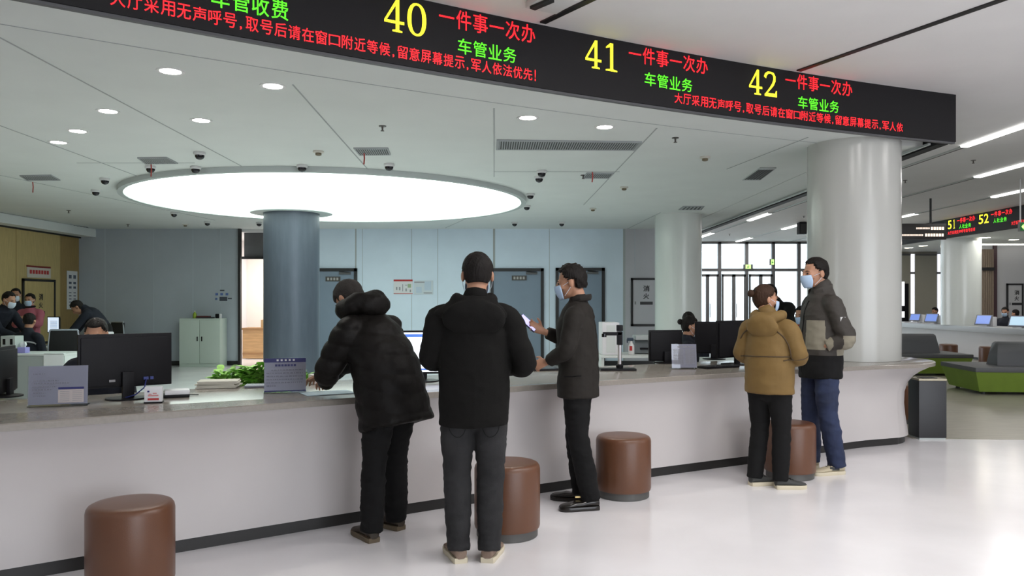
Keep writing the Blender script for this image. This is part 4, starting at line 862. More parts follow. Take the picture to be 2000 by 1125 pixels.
def limb(mb, pts, rad, n=16, up=(0, 1, 0), rnd=(True, True)):
    """tapering round limb through joints; radii blended along it"""
    pp = spline(pts, 5); rr = []
    for i in range(len(pp)):
        t = i/5; k = min(int(t), len(rad)-2); f = t-k; a, b = rad[k], rad[k+1]
        a = a if isinstance(a, tuple) else (a, a); b = b if isinstance(b, tuple) else (b, b)
        s = f*f*(3-2*f); rr.append((a[0]+(b[0]-a[0])*s, a[1]+(b[1]-a[1])*s))
    mb.tube(pp, rr, n=n, rnd=rnd, up=up)
def hand(mb, w, d, pn, side, curl=.35, thumb=.5, k=1.0):
    """palm, four unequal fingers bent at the knuckles and a thumb off the side of the palm"""
    w = Vector(w); d = Vector(d).normalized(); pn = Vector(pn); pn = (pn-d*pn.dot(d)).normalized(); lat = d.cross(pn)*side
    mb.tube([w-d*.03, w, w+d*.03*k, w+d*.06*k, w+d*.088*k], [(.024, .020), (.026*k, .018), (.034*k, .016), (.040*k, .0145), (.038*k, .012)], n=14, rnd=True, up=pn)
    for i, L in enumerate((.070, .078, .073, .056)):
        p = w+d*(.085-.004*abs(i-1))*k+lat*(.031-.0207*i)*k; a = 0; pts = [p-d*.012]; c = curl*(1+.12*i)
        dirv = (d+lat*(.09-.06*i)).normalized()
        for s, q in enumerate((.46, .30, .26)):
            a += c*(.75, 1.1, .8)[s]; v = dirv*math.cos(a)+pn*math.sin(a); pts.append(pts[-1]+v*L*q*k+(d*.012 if s == 0 else Vector()))
        mb.tube(pts, [.0088*k, .0086*k, .0078*k, .0066*k], n=10, rnd=True, up=lat)
    b = w+d*.028*k+lat*.028*k; v = (d*.62+lat*(.78-.3*thumb)+pn*.55*thumb).normalized(); v2 = (v+d*.35+pn*.25*thumb-lat*.2).normalized()
    mb.tube([b-lat*.008, b+v*.042*k, b+v*.042*k+v2*.034*k], [.0125*k, .0105*k, .0080*k], n=10, rnd=True, up=pn)
def head_parts(mb, T, female=False):
    def e(c, r): mb.ell(T @ Vector(c), r, T.to_3x3(), 20)
    e((0, -.012, .028), (.077, .096, .090)); e((0, .022, -.015), (.070, .078, .085)); e((0, .030, -.058), (.056, .062, .060))
    e((0, .062, -.094), (.028, .030, .024)); e((0, .082, .018), (.052, .018, .014)); e((0, .086, -.062), (.026, .016, .014))
    mb.tube([T @ Vector((0, .092, .018)), T @ Vector((0, .108, -.016)), T @ Vector((0, .112, -.028))], [.009, .013, .016], rnd=True)
    for s in (-1, 1):
        e((.085*s, -.010, -.012), (.011, .021, .033)); e((.046*s, .062, -.028), (.024, .022, .022))
def head_surface(p):                          # radius factor helper: point on the head in unit direction
    return p
def hair_mesh(T, keep, grow=.012, lump=.006, f=30, seed=0, n=48):
    b = bmesh.new(); bmesh.ops.create_uvsphere(b, u_segments=n, v_segments=n*3//4, radius=1)
    for v in b.verts:
        p = v.co; q = Vector((p.x*.077, -.012+p.y*.096, .028+p.z*.090))
        if p.y > -.1 and p.z < 0: q.y += .012
        if p.z < -.25: q.z = .028+p.z*.118; 
        v.co = q; 
    kill = [v for v in b.verts if not keep(v.co)]
    bmesh.ops.delete(b, geom=kill, context='VERTS')
    c = Vector((0, -.012, .028))
    outer = {}; inn = {}
    for v in b.verts:
        d = (v.co-c).normalized(); edge = any(len(e.link_faces) < 2 for e in v.link_edges)
        nz = noise.noise(v.co*f+Vector((seed, 0, seed)))*.6+noise.noise(Vector((v.co.x*f*2, v.co.y*f*2, v.co.z*f*.6))+Vector((seed, 7, 0)))*.6
        g = (.003 if edge else grow+lump*nz); outer[v] = v.co+d*g; inn[v] = v.co-d*.014
    mb = MB(); mo = {v: mb.bm.verts.new(T @ p) for v, p in outer.items()}; mi = {v: mb.bm.verts.new(T @ p) for v, p in inn.items()}
    for fc in b.faces:
        mb.bm.faces.new([mo[v] for v in fc.verts]); mb.bm.faces.new([mi[v] for v in reversed(fc.verts)])
    for e in b.edges:
        if len(e.link_faces) == 1:
            u, v = e.verts
            try: mb.bm.faces.new((mo[u], mo[v], mi[v], mi[u]))
            except ValueError: pass
    b.free(); return mb.mesh('hair', 60)
def keep_short(q):
    if q.y > .045: return q.z > .080-.1*abs(q.x)
    if q.y > .012: return q.z > .03+(q.y-.012)*.9 or (abs(q.x) > .06 and q.z > .005+(q.y-.012)*1.2)
    if q.y > -.03: return q.z > .012
    return q.z > -.058
def keep_long(q):
    if q.y > .045: return q.z > .072
    if q.y > .0: return q.z > .0+(q.y)*1.0
    return q.z > -.085
def keep_cap(q): return q.z > -.085 if q.y < .03 else q.z > .035
def mask_mesh(T, m, par):
    mb = MB(); rows = []
    for i in range(9):                        # rows from nose bridge to chin
        t = i/8; z = -.012-.105*t; a0 = math.radians(58+6*math.sin(t*PI)); r = []
        for k in range(15):
            a = -a0+2*a0*k/14; w = .064+.013*math.sin(t*PI)-.010*t; y = .030+(.094+.006*math.sin(t*PI)-.022*t*t)*math.cos(a)*.98+.006*math.cos(a*3)*(1-t)
            r.append(T @ Vector((w*math.sin(a)*1.06, y, z)))
        rows.append(r)
    mb.rings(rows, closed=False)
    me = mb.mesh('mask', 60)
    o = link('face_mask', me, m, par); q = o.modifiers.new('s', 'SOLIDIFY'); q.thickness = .003; q.offset = 1
    for s in (-1, 1):
        for z0, z1 in ((-.020, .005), (-.095, -.030)):
            b = MB().tube([T @ Vector((.070*s, .055, z0)), T @ Vector((.083*s, .02, (z0+z1)/2)), T @ Vector((.087*s, -.012, z1))], .0016, n=6)
            b.obj('ear_loop', M_maskw, o)
def shoe(par, pos, yaw, mu, ms, L=.28, high=.085, lace=None):
    T = Matrix.Translation(pos) @ Matrix.Rotation(yaw, 4, 'Z')
    st = [(-.095, .030, .075), (-.085, .036, high), (-.05, .040, high+.01), (-.01, .041, high+.005), (.03, .043, high-.012), (.07, .047, .066), (.11, .049, .055), (.15, .043, .048), (.172, .030, .042), (.182, .014, .034)]
    k = L/.28; mb = MB(); rr = []
    for y, w, h in st:
        rr.append([T @ Vector((w*math.copysign(abs(math.cos(a))**.8, math.cos(a)), y*k, .022+(h-.022)*(.5+.5*math.sin(a))) ) for a in [2*PI*i/20 for i in range(20)]])
    mb.rings(rr); s = mb.obj('shoe', mu, par, 60)
    out = []
    for y, w, h in st: out.append((w+.005, y*k))
    o2 = [(x, y) for x, y in out]+[(-x, y) for x, y in out[::-1]]
    g = MB(); g.rings([[T @ Vector((x*.95, y, 0)) for x, y in o2], [T @ Vector((x, y, .008)) for x, y in o2], [T @ Vector((x, y, .026)) for x, y in o2], [T @ Vector((x*.96, y*.99, .03)) for x, y in o2]])
    g.obj('sole', ms, s, 50)
    if lace:
        g = MB()
        for i in range(4):
            y = (.035+.022*i)*k; z = high-.008-.010*i
            g.tube([T @ Vector((-.022, y, z-.004)), T @ Vector((0, y+.004, z+.002)), T @ Vector((.022, y, z-.004))], .0035, n=6)
        g.obj('laces', lace, s)
    return s
def foot(par, V, s, yaw, mu, ms, L=.28, high=.085, lace=None):
    a = V['an'+s]; return shoe(par, (a.x-math.sin(yaw)*.045, a.y+math.cos(yaw)*.045, 0), yaw, mu, ms, L, high, lace)
def paint(me, fn, mats):                      # cloth made of pieces of different colour
    for m in mats: me.materials.append(m)
    for p in me.polygons: p.material_index = fn(p.center)
def person(label, loc, face, H=1.72, hair=M_hair, keep=keep_short, mask=M_mask, group=None, top=None, leg=None, shoes=None, J=None, head=(0, 0, 0),
           vox=.011, bvox=.0065, hands=None, jk=None, tk=None, width=1.0, hair_kw=None, seated=False, skin=M_skin):
    """figure in its own frame: +Y ahead, +X its right hand side"""
    k = H/1.75; face = Vector(face).normalized(); t = thing('person', label, 'person', (loc[0], loc[1], 0), math.atan2(-face.x, face.y), group)
    D = dict(pelvis=(0, 0, .93*k), waist=(0, 0, 1.08*k), chest=(0, .0, 1.28*k), neck=(0, -.015, 1.46*k), head=(0, .012, 1.63*k),
             shL=(-.185*k*width, -.01, 1.365*k), shR=(.185*k*width, -.01, 1.365*k), elL=(-.24*k, -.04, 1.13*k), elR=(.24*k, -.04, 1.13*k), wrL=(-.22*k, .16, .98*k), wrR=(.22*k, .16, .98*k),
             hipL=(-.09*k, 0, .90*k), hipR=(.09*k, 0, .90*k), knL=(-.10*k, .02, .50*k), knR=(.10*k, .02, .50*k), anL=(-.11, -.04, .09), anR=(.11, -.04, .09), yawL=.12, yawR=-.12)
    D.update(J or {}); V = {a: (Vector(b) if isinstance(b, tuple) else b) for a, b in D.items()}
    yaw, pit, rol = head
    T = Matrix.Translation(V['head']) @ Matrix.Rotation(yaw, 4, 'Z') @ Matrix.Rotation(-pit, 4, 'X') @ Matrix.Rotation(rol, 4, 'Y') @ Matrix.Scale(k*.99, 4)
    # body: one continuous surface
    b = MB(); head_parts(b, T)
    limb(b, [V['neck']-Vector((0, 0, .05)), V['neck']+Vector((0, 0, .03)), T @ Vector((0, -.02, -.04))], [.062*k, .056*k, .056*k])
    limb(b, [V['pelvis']-Vector((0, 0, .05)), V['pelvis'], V['waist'], V['chest'], V['neck']-Vector((0, 0, .03))], [(.13*k, .09*k), (.14*k, .10*k), (.125*k, .09*k), (.145*k*width, .10*k), (.07*k, .06*k)], 20)
    fl = {}
    for s in 'LR':
        limb(b, [V['chest']*.35+V['sh'+s]*.65, V['sh'+s], V['el'+s], V['wr'+s]], [.05*k, .052*k, .038*k, .026*k])
        limb(b, [V['hip'+s], V['kn'+s], V['an'+s], V['an'+s]-Vector((0, -.01, .04))], [.082*k, .052*k, .036*k, .034])
        hd = (hands or {}).get(s, {}); sd = -1 if s == 'L' else 1
        d = Vector(hd.get('d', V['wr'+s]-V['el'+s])); pn = Vector(hd.get('p', (-sd*.8, .1, -.5)))
        dn = d.normalized(); pnn = (pn-dn*pn.dot(dn)).normalized(); lat = dn.cross(pnn); up = Vector(hd.get('t', (-sd*.2, .3, 1)))
        hand(b, V['wr'+s]+dn*.02, d, pn, 1 if lat.dot(up) > 0 else -1, hd.get('curl', .45), hd.get('thumb', .5), k)
    link('body', remesh(b, bvox, 2, .4), skin, t)
    for s in (-1, 1):
        MB().ell(T @ Vector((.031*s, .089, .002)), (.013*k, .007*k, .0055*k), T.to_3x3(), 10).obj('eye', M_eye, t)
        MB().tube([T @ Vector((.014*s, .096, .018)), T @ Vector((.034*s, .094, .024)), T @ Vector((.052*s, .080, .018))], [.003, .004, .002], n=6).obj('eyebrow', M_hair, t)
    hk = dict(grow=.013, lump=.007); hk.update(hair_kw or {})
    h = link('hair', hair_mesh(T, keep, **hk), hair, t)
    if mask: mask_mesh(T, mask, t)
    return t, V, T, k
def garment(par, name, mb, m, vox=.010, sm=3, wr=None, paintfn=None):
    me = remesh(mb, vox, sm)
    if wr:
        for w in (wr if isinstance(wr, list) else [wr]): displace(me, w)
    if paintfn: paint(me, paintfn, m); o = link(name, me, [], par)
    else: o = link(name, me, m, par)
    return o
def jacket_mb(V, k, hem, hemr, waistr, chestr, sl=(.075, .066, .05), fwd=(0, 1, 0), collar=.075, hemc=None, extra=None, shr=.075, shs=1.0, coll_h=.05, cuff=0):
    mb = MB(); hc = Vector(hemc) if hemc else Vector((V['pelvis'].x, V['pelvis'].y, hem))
    limb(mb, [hc, hc*.4+V['pelvis']*.35+V['waist']*.25, V['waist'], V['chest'], V['chest']*.35+V['neck']*.65, V['neck']+Vector((0, 0, coll_h))],
         [hemr, (hemr[0]*.6+waistr[0]*.4, hemr[1]*.6+waistr[1]*.4), waistr, chestr, (chestr[0]*.78, chestr[1]*.80), (collar, collar)], 28, fwd, (False, True))
    for s in 'LR':
        c = V['chest']*.12+V['neck']*.48+V['sh'+s]*.40
        limb(mb, [c, V['sh'+s], (V['sh'+s]*.5+V['el'+s]*.5), V['el'+s], V['el'+s]*.45+V['wr'+s]*.55, V['wr'+s]-(V['wr'+s]-V['el'+s]).normalized()*.005], [shr*.85*shs, shr*shs, sl[0], sl[1], (sl[1]+sl[2])/2, sl[2]], 20, rnd=(True, False))
    return mb
def trousers_mb(V, k, r=(.10, .072, .058), hip=(.165, .115), topz=None, foot=.06):
    mb = MB(); p = V['pelvis']
    limb(mb, [p+Vector((0, 0, .10)), p, p-Vector((0, 0, .09))], [(hip[0]*.9, hip[1]*.95), hip, (hip[0]*.9, hip[1]*.9)], 24)
    for s in 'LR':
        a = V['an'+s]-Vector((0, 0, .03)); kn, hp = V['kn'+s], V['hip'+s]
        limb(mb, [hp, hp*.5+kn*.5, kn, kn*.5+a*.5, a], [r[0], (r[0]+r[1])/2+.004, r[1], (r[1]+r[2])/2+.004, r[2]], 20, rnd=(True, False))
    return mb
def drape_line(par, o, pts, frm, rad, m, name='piping'):
    """thin cord lying on a garment: points are dropped on the cloth along a direction"""
    bv = BVHTree.FromPolygons([v.co for v in o.data.vertices], [tuple(p.vertices) for p in o.data.polygons]); out = []; d = -Vector(frm).normalized()
    for p in spline(pts, 6):
        h = bv.ray_cast(p-d*1.0, d)
        if h[0] is not None: out.append(h[0])
    if len(out) > 2: return MB().tube(out, rad, n=8).obj(name, m, par)
# ------------------------------------------------------------------ the five visitors at the counter
M_puff = mat('black_nylon', (.0045, .0036, .0030), .55, spec=.16, bump=.12, bscale=40)
M_hood = mat('black_knit', (.0055, .0052, .0046), .9, spec=.2, bump=.15, bscale=250)
M_blackc = mat('black_cloth', (.005, .005, .0052), .85, spec=.25, bump=.1, bscale=200)
M_suit = mat('black_brown_wool', (.015, .0125, .010), .8, spec=.3, bump=.12, bscale=220)
M_jean = mat('charcoal_denim', (.022, .022, .023), .85, spec=.3, bump=.2, bscale=300, var=.25, vscale=9)
M_bluej = mat('blue_denim', (.013, .022, .060), .8, bump=.2, bscale=300, var=.3, vscale=8)
M_tan = mat('tan_canvas', (.165, .098, .025), .75, bump=.1, bscale=200, var=.06, vscale=8)
M_pipe = mat('piping_brown', (.06, .035, .012), .7)
M_olive = mat('grey_olive_cloth', (.22, .20, .15), .75, bump=.1, bscale=200)
M_dbrown = mat('dark_brown_cloth', (.032, .027, .022), .7, bump=.12, bscale=120)
M_shoeb = mat('shoe_brown', (.035, .024, .014), .55); M_soleb = mat('sole_brown', (.12, .09, .055), .7)
M_soleW = mat('sole_cream', (.62, .56, .42), .6); M_shoetan = mat('shoe_taupe', (.22, .155, .115), .7, bump=.2, bscale=200)
M_leather = mat('shoe_black_leather', (.014, .012, .010), .22); M_shoegrey = mat('shoe_dark_grey', (.045, .047, .045), .7, bump=.2, bscale=200)
M_shoecream = mat('shoe_cream', (.50, .44, .31), .65, bump=.1, bscale=150); M_gold = mat('buckle_gold', (.6, .45, .2), .3, metal=.9)
M_shirt = mat('shirt_light', (.5, .5, .5), .8)

# --- bending man in the long black padded coat
t, V, T, k = person('person in a long black padded coat bending over the counter', (-.765, 4.93), (-.82, .57), 1.72, hair=mat('beanie_dark', (.022, .018, .015), .9, bump=.3, bscale=200), keep=keep_cap, mask=None,
    J=dict(pelvis=(0, -.02, .90), waist=(0, .02, 1.04), chest=(0, .12, 1.20), neck=(0, .235, 1.355), head=(0, .345, 1.47), shL=(-.185, .16, 1.265), shR=(.185, .16, 1.265), elL=(-.23, .29, 1.03), wrL=(-.10, .45, .945),
           elR=(.17, .52, 1.06), wrR=(.10, .66, .955), hipL=(-.09, -.02, .87), hipR=(.09, -.02, .87), knL=(-.10, .02, .49), knR=(.12, .05, .49), anL=(-.13, .02, .09), anR=(.145, .07, .09), yawL=.1, yawR=-.1),
    head=(.05, .75, 0), hands={'L': dict(d=(.25, .5, -.10), p=(.2, .1, -1), curl=.4), 'R': dict(d=(-.2, .6, -.12), p=(-.2, 0, -1), curl=.4)})
mb = jacket_mb(V, k, .66, (.25, .20), (.23, .18), (.215, .16), (.082, .076, .058), collar=.10, hemc=(0, -.075, .70), shr=.085, coll_h=.02)
for s in 'LR': pass
quilt = lambda p: .011*abs(math.sin((p.z-.22*p.y)*PI/.105))**.6-.004
garment(t, 'coat', mb, M_puff, .011, 3, [quilt, wrinkle(.008, 9, 1.3, 1)])
g = MB()
for i in range(15):                            # thick padded hood lying round the neck
    a = math.radians(-215+250*i/14); g.ell((.115*math.cos(a), .225+.09*math.sin(a), 1.415-.04*math.sin(a)+.01*math.cos(5*a)), (.066, .066, .066), None, 12)
g.ell((0, .135, 1.43), (.13, .09, .085), Matrix.Rotation(-.5, 3, 'X'))
garment(t, 'hood', g, M_puff, .011, 4, wrinkle(.008, 14, 1, 2))
garment(t, 'trousers', trousers_mb(V, k, (.105, .074, .066)), M_blackc, .010, 2, wrinkle(.010, 11, 2.4, 3))
foot(t, V, 'L', -.35, M_shoeb, M_soleb, high=.10); foot(t, V, 'R', -.1, M_shoeb, M_soleb, high=.10)

# --- man in black hooded jacket, back to the camera
t, V, T, k = person('person seen from behind in a black hooded jacket and charcoal jeans', (-.215, 4.50), (-.06, 1), 1.735, mask=M_mask, width=1.06, head=(.03, .16, 0),
    J=dict(elL=(-.245, .03, 1.13), wrL=(-.13, .27, 1.10), elR=(.285, -.03, 1.10), wrR=(.17, .22, 1.06), anL=(-.085, -.03, .09), anR=(.085, -.03, .09), knL=(-.095, .02, .50), knR=(.095, .02, .50), head=(.02, .03, 1.605), neck=(.01, -.02, 1.45)),
    hair_kw=dict(grow=.015, lump=.005), hands={'L': dict(d=(.5, .8, .1)), 'R': dict(d=(-.4, .8, -.1))})
mb = jacket_mb(V, k, .76, (.195, .15), (.20, .15), (.20, .14), (.070, .066, .05), collar=.068, shr=.074, coll_h=.035)
garment(t, 'jacket', mb, M_hood, .010, 3, wrinkle(.009, 8, 1.4, 5))
g = MB()
for i in range(17):                            # hood hanging down between the shoulders
    a = math.radians(-205+230*i/16); q = max(0, -math.sin(a))
    g.ell((.098*math.cos(a)+.0, -.02+.085*math.sin(a), 1.462-.02*q), (.036, .036, .042), None, 12)
    g.ell((.125*math.cos(a)-.012, -.05+.085*math.sin(a), 1.41-.04*q), (.034, .036, .05), None, 12)
g.ell((0, -.120, 1.36), (.178, .055, .105), Matrix.Rotation(.2, 3, 'X')); g.ell((-.15, -.055, 1.40), (.085, .055, .035), Matrix.Rotation(-.35, 3, 'Y')); g.ell((.12, -.07, 1.40), (.075, .05, .04), Matrix.Rotation(.5, 3, 'Y'))
garment(t, 'hood', g, M_hood, .010, 10, wrinkle(.007, 12, 1, 6))
o = garment(t, 'jeans', trousers_mb(V, k, (.105, .078, .062), hip=(.185, .125)), M_jean, .009, 2, wrinkle(.008, 10, 2.2, 7))
for s in (-1, 1): drape_line(t, o, [(.045*s, -.3, .86), (.135*s, -.3, .85), (.135*s, -.3, .74), (.09*s, -.3, .70), (.05*s, -.3, .74), (.045*s, -.3, .86)], (0, -1, 0), .0022, M_blackc, 'back_pocket')
foot(t, V, 'L', .25, M_shoetan, M_soleW, .29); foot(t, V, 'R', -.25, M_shoetan, M_soleW, .29)

# --- man in a dark suit jacket holding a phone
t, V, T, k = person('person in a dark suit jacket and light blue mask looking at a phone', (.475, 5.70), (-.95, .30), 1.715, mask=M_mask, head=(.10, .20, 0),
    J=dict(elL=(-.235, .03, 1.12), wrL=(-.15, .175, 1.035), elR=(.23, .06, 1.14), wrR=(.10, .265, 1.225), anL=(-.10, -.115, .09), anR=(.10, .0, .09), knL=(-.09, -.02, .50), knR=(.09, .04, .50), chest=(0, .015, 1.26), head=(0, .055, 1.595), neck=(0, .0, 1.44)),
    hair_kw=dict(grow=.020, lump=.016, f=38), hands={'R': dict(d=(-.25, .75, .35), p=(-.75, -.05, .35), curl=.55, thumb=.7, t=(-.3, .2, 1)), 'L': dict(d=(.1, .75, -.25), p=(.85, .1, -.3), curl=.6, thumb=.6)})
mb = jacket_mb(V, k, .775, (.195, .15), (.185, .14), (.195, .14), (.064, .058, .046), collar=.066, shr=.070, coll_h=.025)
o = garment(t, 'suit_jacket', mb, M_suit, .0095, 3, wrinkle(.008, 9, 1.5, 9))
drape_line(t, o, [(0, -.4, 1.42), (0, -.4, 1.2), (0, -.4, 1.0), (0, -.4, .79)], (0, -1, 0), .0022, M_blackc, 'back_seam')
drape_line(t, o, [(-.4, .06, .93), (-.4, 0, .935), (-.4, -.06, .94)], (-1, 0, 0), .004, M_blackc, 'pocket_flap')
g = MB(); g.tube([(-.065, .02, 1.465), (-.072, -.03, 1.475), (-.04, -.078, 1.485), (0, -.09, 1.488), (.04, -.078, 1.485), (.072, -.03, 1.475), (.065, .02, 1.465), (.04, .07, 1.42), (.015, .12, 1.33)], [(.008, .022)]*8+[(.005, .015)], n=10, rnd=True, up=(0, 0, 1)); g.obj('collar', M_suit, t)
garment(t, 'trousers', trousers_mb(V, k, (.098, .074, .066)), M_blackc, .009, 2, wrinkle(.008, 10, 2.2, 10))
sl = foot(t, V, 'L', .5, M_leather, M_leather, .285, high=.075); foot(t, V, 'R', 0, M_leather, M_leather, .285, high=.075)
for q in (.05, .07): MB().box((-.10-math.sin(.45)*q+.022, -.075+math.cos(.45)*q, .082), (.012, .02, .012), .45).obj('buckle', M_gold, sl)
# the phone in his far hand
wr = V['wrR']; R3 = Matrix.Rotation(math.atan2(.95, .30), 4, 'Z')
def to_world(p): return t.location+R3.to_3x3() @ Vector(p)
pc = to_world(wr+Vector((-.05, .125, .07)))
ph = thing('smartphone', 'smartphone with a lit screen held in front of the suited person', 'phone', pc)
ph.rotation_euler = (math.radians(-55), math.radians(42), 0)
MB().box((0, 0, 0), (.155, .011, .074), bev=.003).obj('case', mat('phone_blue', (.03, .03, .07), .3), ph)
MB().box((0, -.0062, 0), (.143, .0014, .066)).obj('screen', mat('phone_screen', (.50, .48, .95), .3, emit=.75), ph)

# --- woman in a tan jacket
t, V, T, k = person('person in a tan hooded jacket and black trousers with hair tied in a bun', (2.03, 6.28), (.70, .71), 1.585, hair=M_hairb, keep=keep_long, mask=M_mask, head=(-.6, .10, 0),
    J=dict(head=(-.045, .02, 1.475), neck=(-.02, -.01, 1.325), elL=(-.23, .0, 1.03), wrL=(-.12, .21, .98), elR=(.235, .01, 1.04), wrR=(.12, .22, .99), anL=(-.095, -.06, .09), anR=(.10, -.02, .09)), hair_kw=dict(grow=.014, lump=.005), hands={'L': dict(d=(.6, .6, 0)), 'R': dict(d=(-.6, .6, 0))})
MB().ell(T @ Vector((-.01, -.135, .035)), (.036, .032, .034), T.to_3x3(), 16).obj('hair_bun', M_hairb, t)
MB().tube([T @ Vector((.03*math.cos(a)-.01, -.112, .035+.03*math.sin(a))) for a in [2*PI*i/16 for i in range(17)]], .007, n=8).obj('hair_tie', M_hair, t)
mb = jacket_mb(V, k, .735, (.195, .15), (.195, .155), (.185, .145), (.072, .070, .056), collar=.08, shr=.072, coll_h=.03)
o = garment(t, 'jacket', mb, M_tan, .010, 3, wrinkle(.008, 8, 1.5, 12))
drape_line(t, o, [(-.21, -.5, 1.16), (-.15, -.5, 1.225), (0, -.5, 1.265), (.12, -.5, 1.215), (.19, -.5, 1.12), (.215, -.5, 1.00)], (0, -1, 0), .006, M_pipe)
drape_line(t, o, [(-.21, -.5, 1.02), (-.1, -.5, 1.025), (.05, -.5, 1.03), (.20, -.5, 1.03)], (0, -1, 0), .005, M_pipe)
drape_line(t, o, [(.6, -.09, 1.0), (.6, -.02, 1.015), (.6, .05, 1.055), (.6, .10, 1.10)], (1, 0, 0), .005, M_pipe)
g = MB()
for i in range(15):
    a = math.radians(-215+250*i/14); q = max(0, -math.sin(a)); g.ell((.10*math.cos(a), -.02+.085*math.sin(a), 1.345-.02*q), (.046, .046, .046), None, 12)
g.ell((0, -.125, 1.26), (.135, .05, .095), Matrix.Rotation(.22, 3, 'X'))
garment(t, 'hood', g, M_tan, .010, 10, wrinkle(.006, 13, 1, 13))
garment(t, 'trousers', trousers_mb(V, k, (.098, .070, .060), hip=(.175, .125)), M_blackc, .009, 2, wrinkle(.006, 10, 2.2, 14))
foot(t, V, 'L', -.55, M_shoegrey, M_soleW, .245, lace=M_blackc); foot(t, V, 'R', -.75, M_shoegrey, M_soleW, .245, lace=M_blackc)

# --- tall man in blue jeans
t, V, T, k = person('person in blue jeans and a dark jacket with grey panels beside the white column', (2.65, 6.84), (-.97, -.12), 1.825, mask=M_mask, head=(.08, .10, 0),
    J=dict(elL=(-.275, -.085, 1.14), wrL=(-.185, .05, 1.085), elR=(.27, -.03, 1.16), wrR=(.20, .16, 1.06), anL=(-.13, -.08, .09), anR=(.12, .02, .09), knL=(-.12, .0, .52), knR=(.11, .03, .52), head=(0, .05, 1.70)),
    hair_kw=dict(grow=.014, lump=.008), hands={'L': dict(d=(1, -.5, -.25), p=(0, -1, 0), curl=.2), 'R': dict(d=(-1, -.1, -.25), p=(0, -1, 0), curl=.2)})
mb = jacket_mb(V, k, .80, (.21, .17), (.21, .17), (.20, .155), (.074, .070, .054), collar=.082, shr=.076, coll_h=.055)
def panels(p):
    if p.z < 1.0: return 2
    arm = p.x < -.215
    if arm and p.y > .03 and p.z < 1.2: return 1                              # cuff
    if p.x < -.05 and p.y > .06 and 1.05 < p.z < 1.30: return 1               # breast panel
    if p.y < -.03 and p.z < 1.17: return 1                                    # lower back panel
    return 0
o = garment(t, 'jacket', mb, [M_dbrown, M_olive, M_blackc], .0095, 3, wrinkle(.010, 9, 1.6, 16), panels)
MB().box((-.292, -.035, 1.31), (.012, .05, .035), .2).obj('sleeve_badge', M_shirt, t)
drape_line(t, o, [(-.02, .5, 1.46), (-.01, .5, 1.3), (0, .5, 1.1), (0, .5, .85)], (0, 1, 0), .006, M_blackc, 'zip')
g = MB(); g.tube([(-.05, .075, 1.515), (-.085, .02, 1.535), (-.07, -.06, 1.555), (0, -.105, 1.565), (.07, -.06, 1.555), (.085, .02, 1.535), (.05, .075, 1.515)], [(.010, .045)]*7, n=12, rnd=True, up=(0, 0, 1)); g.obj('collar', M_dbrown, t)
garment(t, 'jeans', trousers_mb(V, k, (.104, .080, .070), hip=(.165, .12)), M_bluej, .009, 2, wrinkle(.012, 8, 1.8, 17))
s1 = foot(t, V, 'L', .15, M_shoecream, M_soleW, .295, lace=M_shoegrey); foot(t, V, 'R', 0, M_shoecream, M_soleW, .295, lace=M_shoegrey)
MB().box((-.178, -.03, .055), (.006, .09, .03), .15).obj('side_panel', M_shoegrey, s1)
# ------------------------------------------------------------------ people in the distance
M_uni = mat('uniform_navy', (.010, .012, .020), .8, spec=.3); M_pink = mat('coat_pink', (.36, .095, .13), .75); M_refl = mat('reflective_stripe', (.45, .47, .50), .4); M_red2 = mat('scarf_red', (.45, .02, .02), .7)
def extra(lab, loc, face, H, cloth, J=None, head=(0, .1, 0), seated=False, keep=keep_short, mask=M_mask, legm=None, hair=M_hair, bun=False, wr=None, collar=None):
    k = H/1.75; D = dict(J or {})
    if seated:
        dz = -.40*k; base = dict(pelvis=(0, 0, .93*k), waist=(0, 0, 1.08*k), chest=(0, .02, 1.28*k), neck=(0, .01, 1.46*k), head=(0, .04, 1.63*k), shL=(-.185*k, 0, 1.365*k), shR=(.185*k, 0, 1.365*k), elL=(-.23*k, .05, 1.12*k), elR=(.23*k, .05, 1.12*k), wrL=(-.15*k, .27, 1.08*k), wrR=(.15*k, .27, 1.08*k), hipL=(-.09*k, 0, .90*k), hipR=(.09*k, 0, .90*k))
        base.update(D); D = {a: (b[0], b[1], b[2]+dz) for a, b in base.items()}
        D.update(knL=(-.12, .42, .48), knR=(.12, .42, .48), anL=(-.12, .40, .09), anR=(.12, .40, .09))
    t, V, T, k = person(lab, loc, face, H, hair=hair, keep=keep, mask=mask, J=D, head=head, bvox=.011)
    mb = jacket_mb(V, k, V['pelvis'].z-.08, (.185*k, .14*k), (.18*k, .135*k), (.19*k, .135*k), (.066, .062, .05), collar=.07, shr=.070, coll_h=.02)
    o = garment(t, 'jacket', mb, cloth, .014, 3, wrinkle(.006, 9, 1.4, wr or 1))
    garment(t, 'trousers', trousers_mb(V, k, (.095, .072, .062)), legm or M_blackc, .014, 2)
    for s in 'LR': shoe(t, (V['an'+s].x, V['an'+s].y+.04, 0), 0, M_leather, M_leather)
    if bun: MB().ell(T @ Vector((0, -.13, .03)), (.038, .036, .036), T.to_3x3(), 14).obj('hair_bun', hair, t)
    if collar: MB().tube([T @ Vector((.06*math.cos(a), -.01+.07*math.sin(a), -.135)) for a in [2*PI*i/16 for i in range(17)]], [(.03, .02)]*17, n=8).obj('scarf', collar, t)
    return t, V, T, k, o
def X(px, Y): return (px-1000)/F*Y
# behind the near monitor: only forehead and hair show
extra('person seated behind the near black monitor with only the forehead showing', (X(197, 6.15), 6.15), (.25, -1), 1.58, M_uni, dict(chest=(0, .06, 1.26), neck=(0, .10, 1.42), head=(0, .14, 1.575), shL=(-.18, .06, 1.30), shR=(.18, .06, 1.30)), (0, .3, 0), True, keep_long)
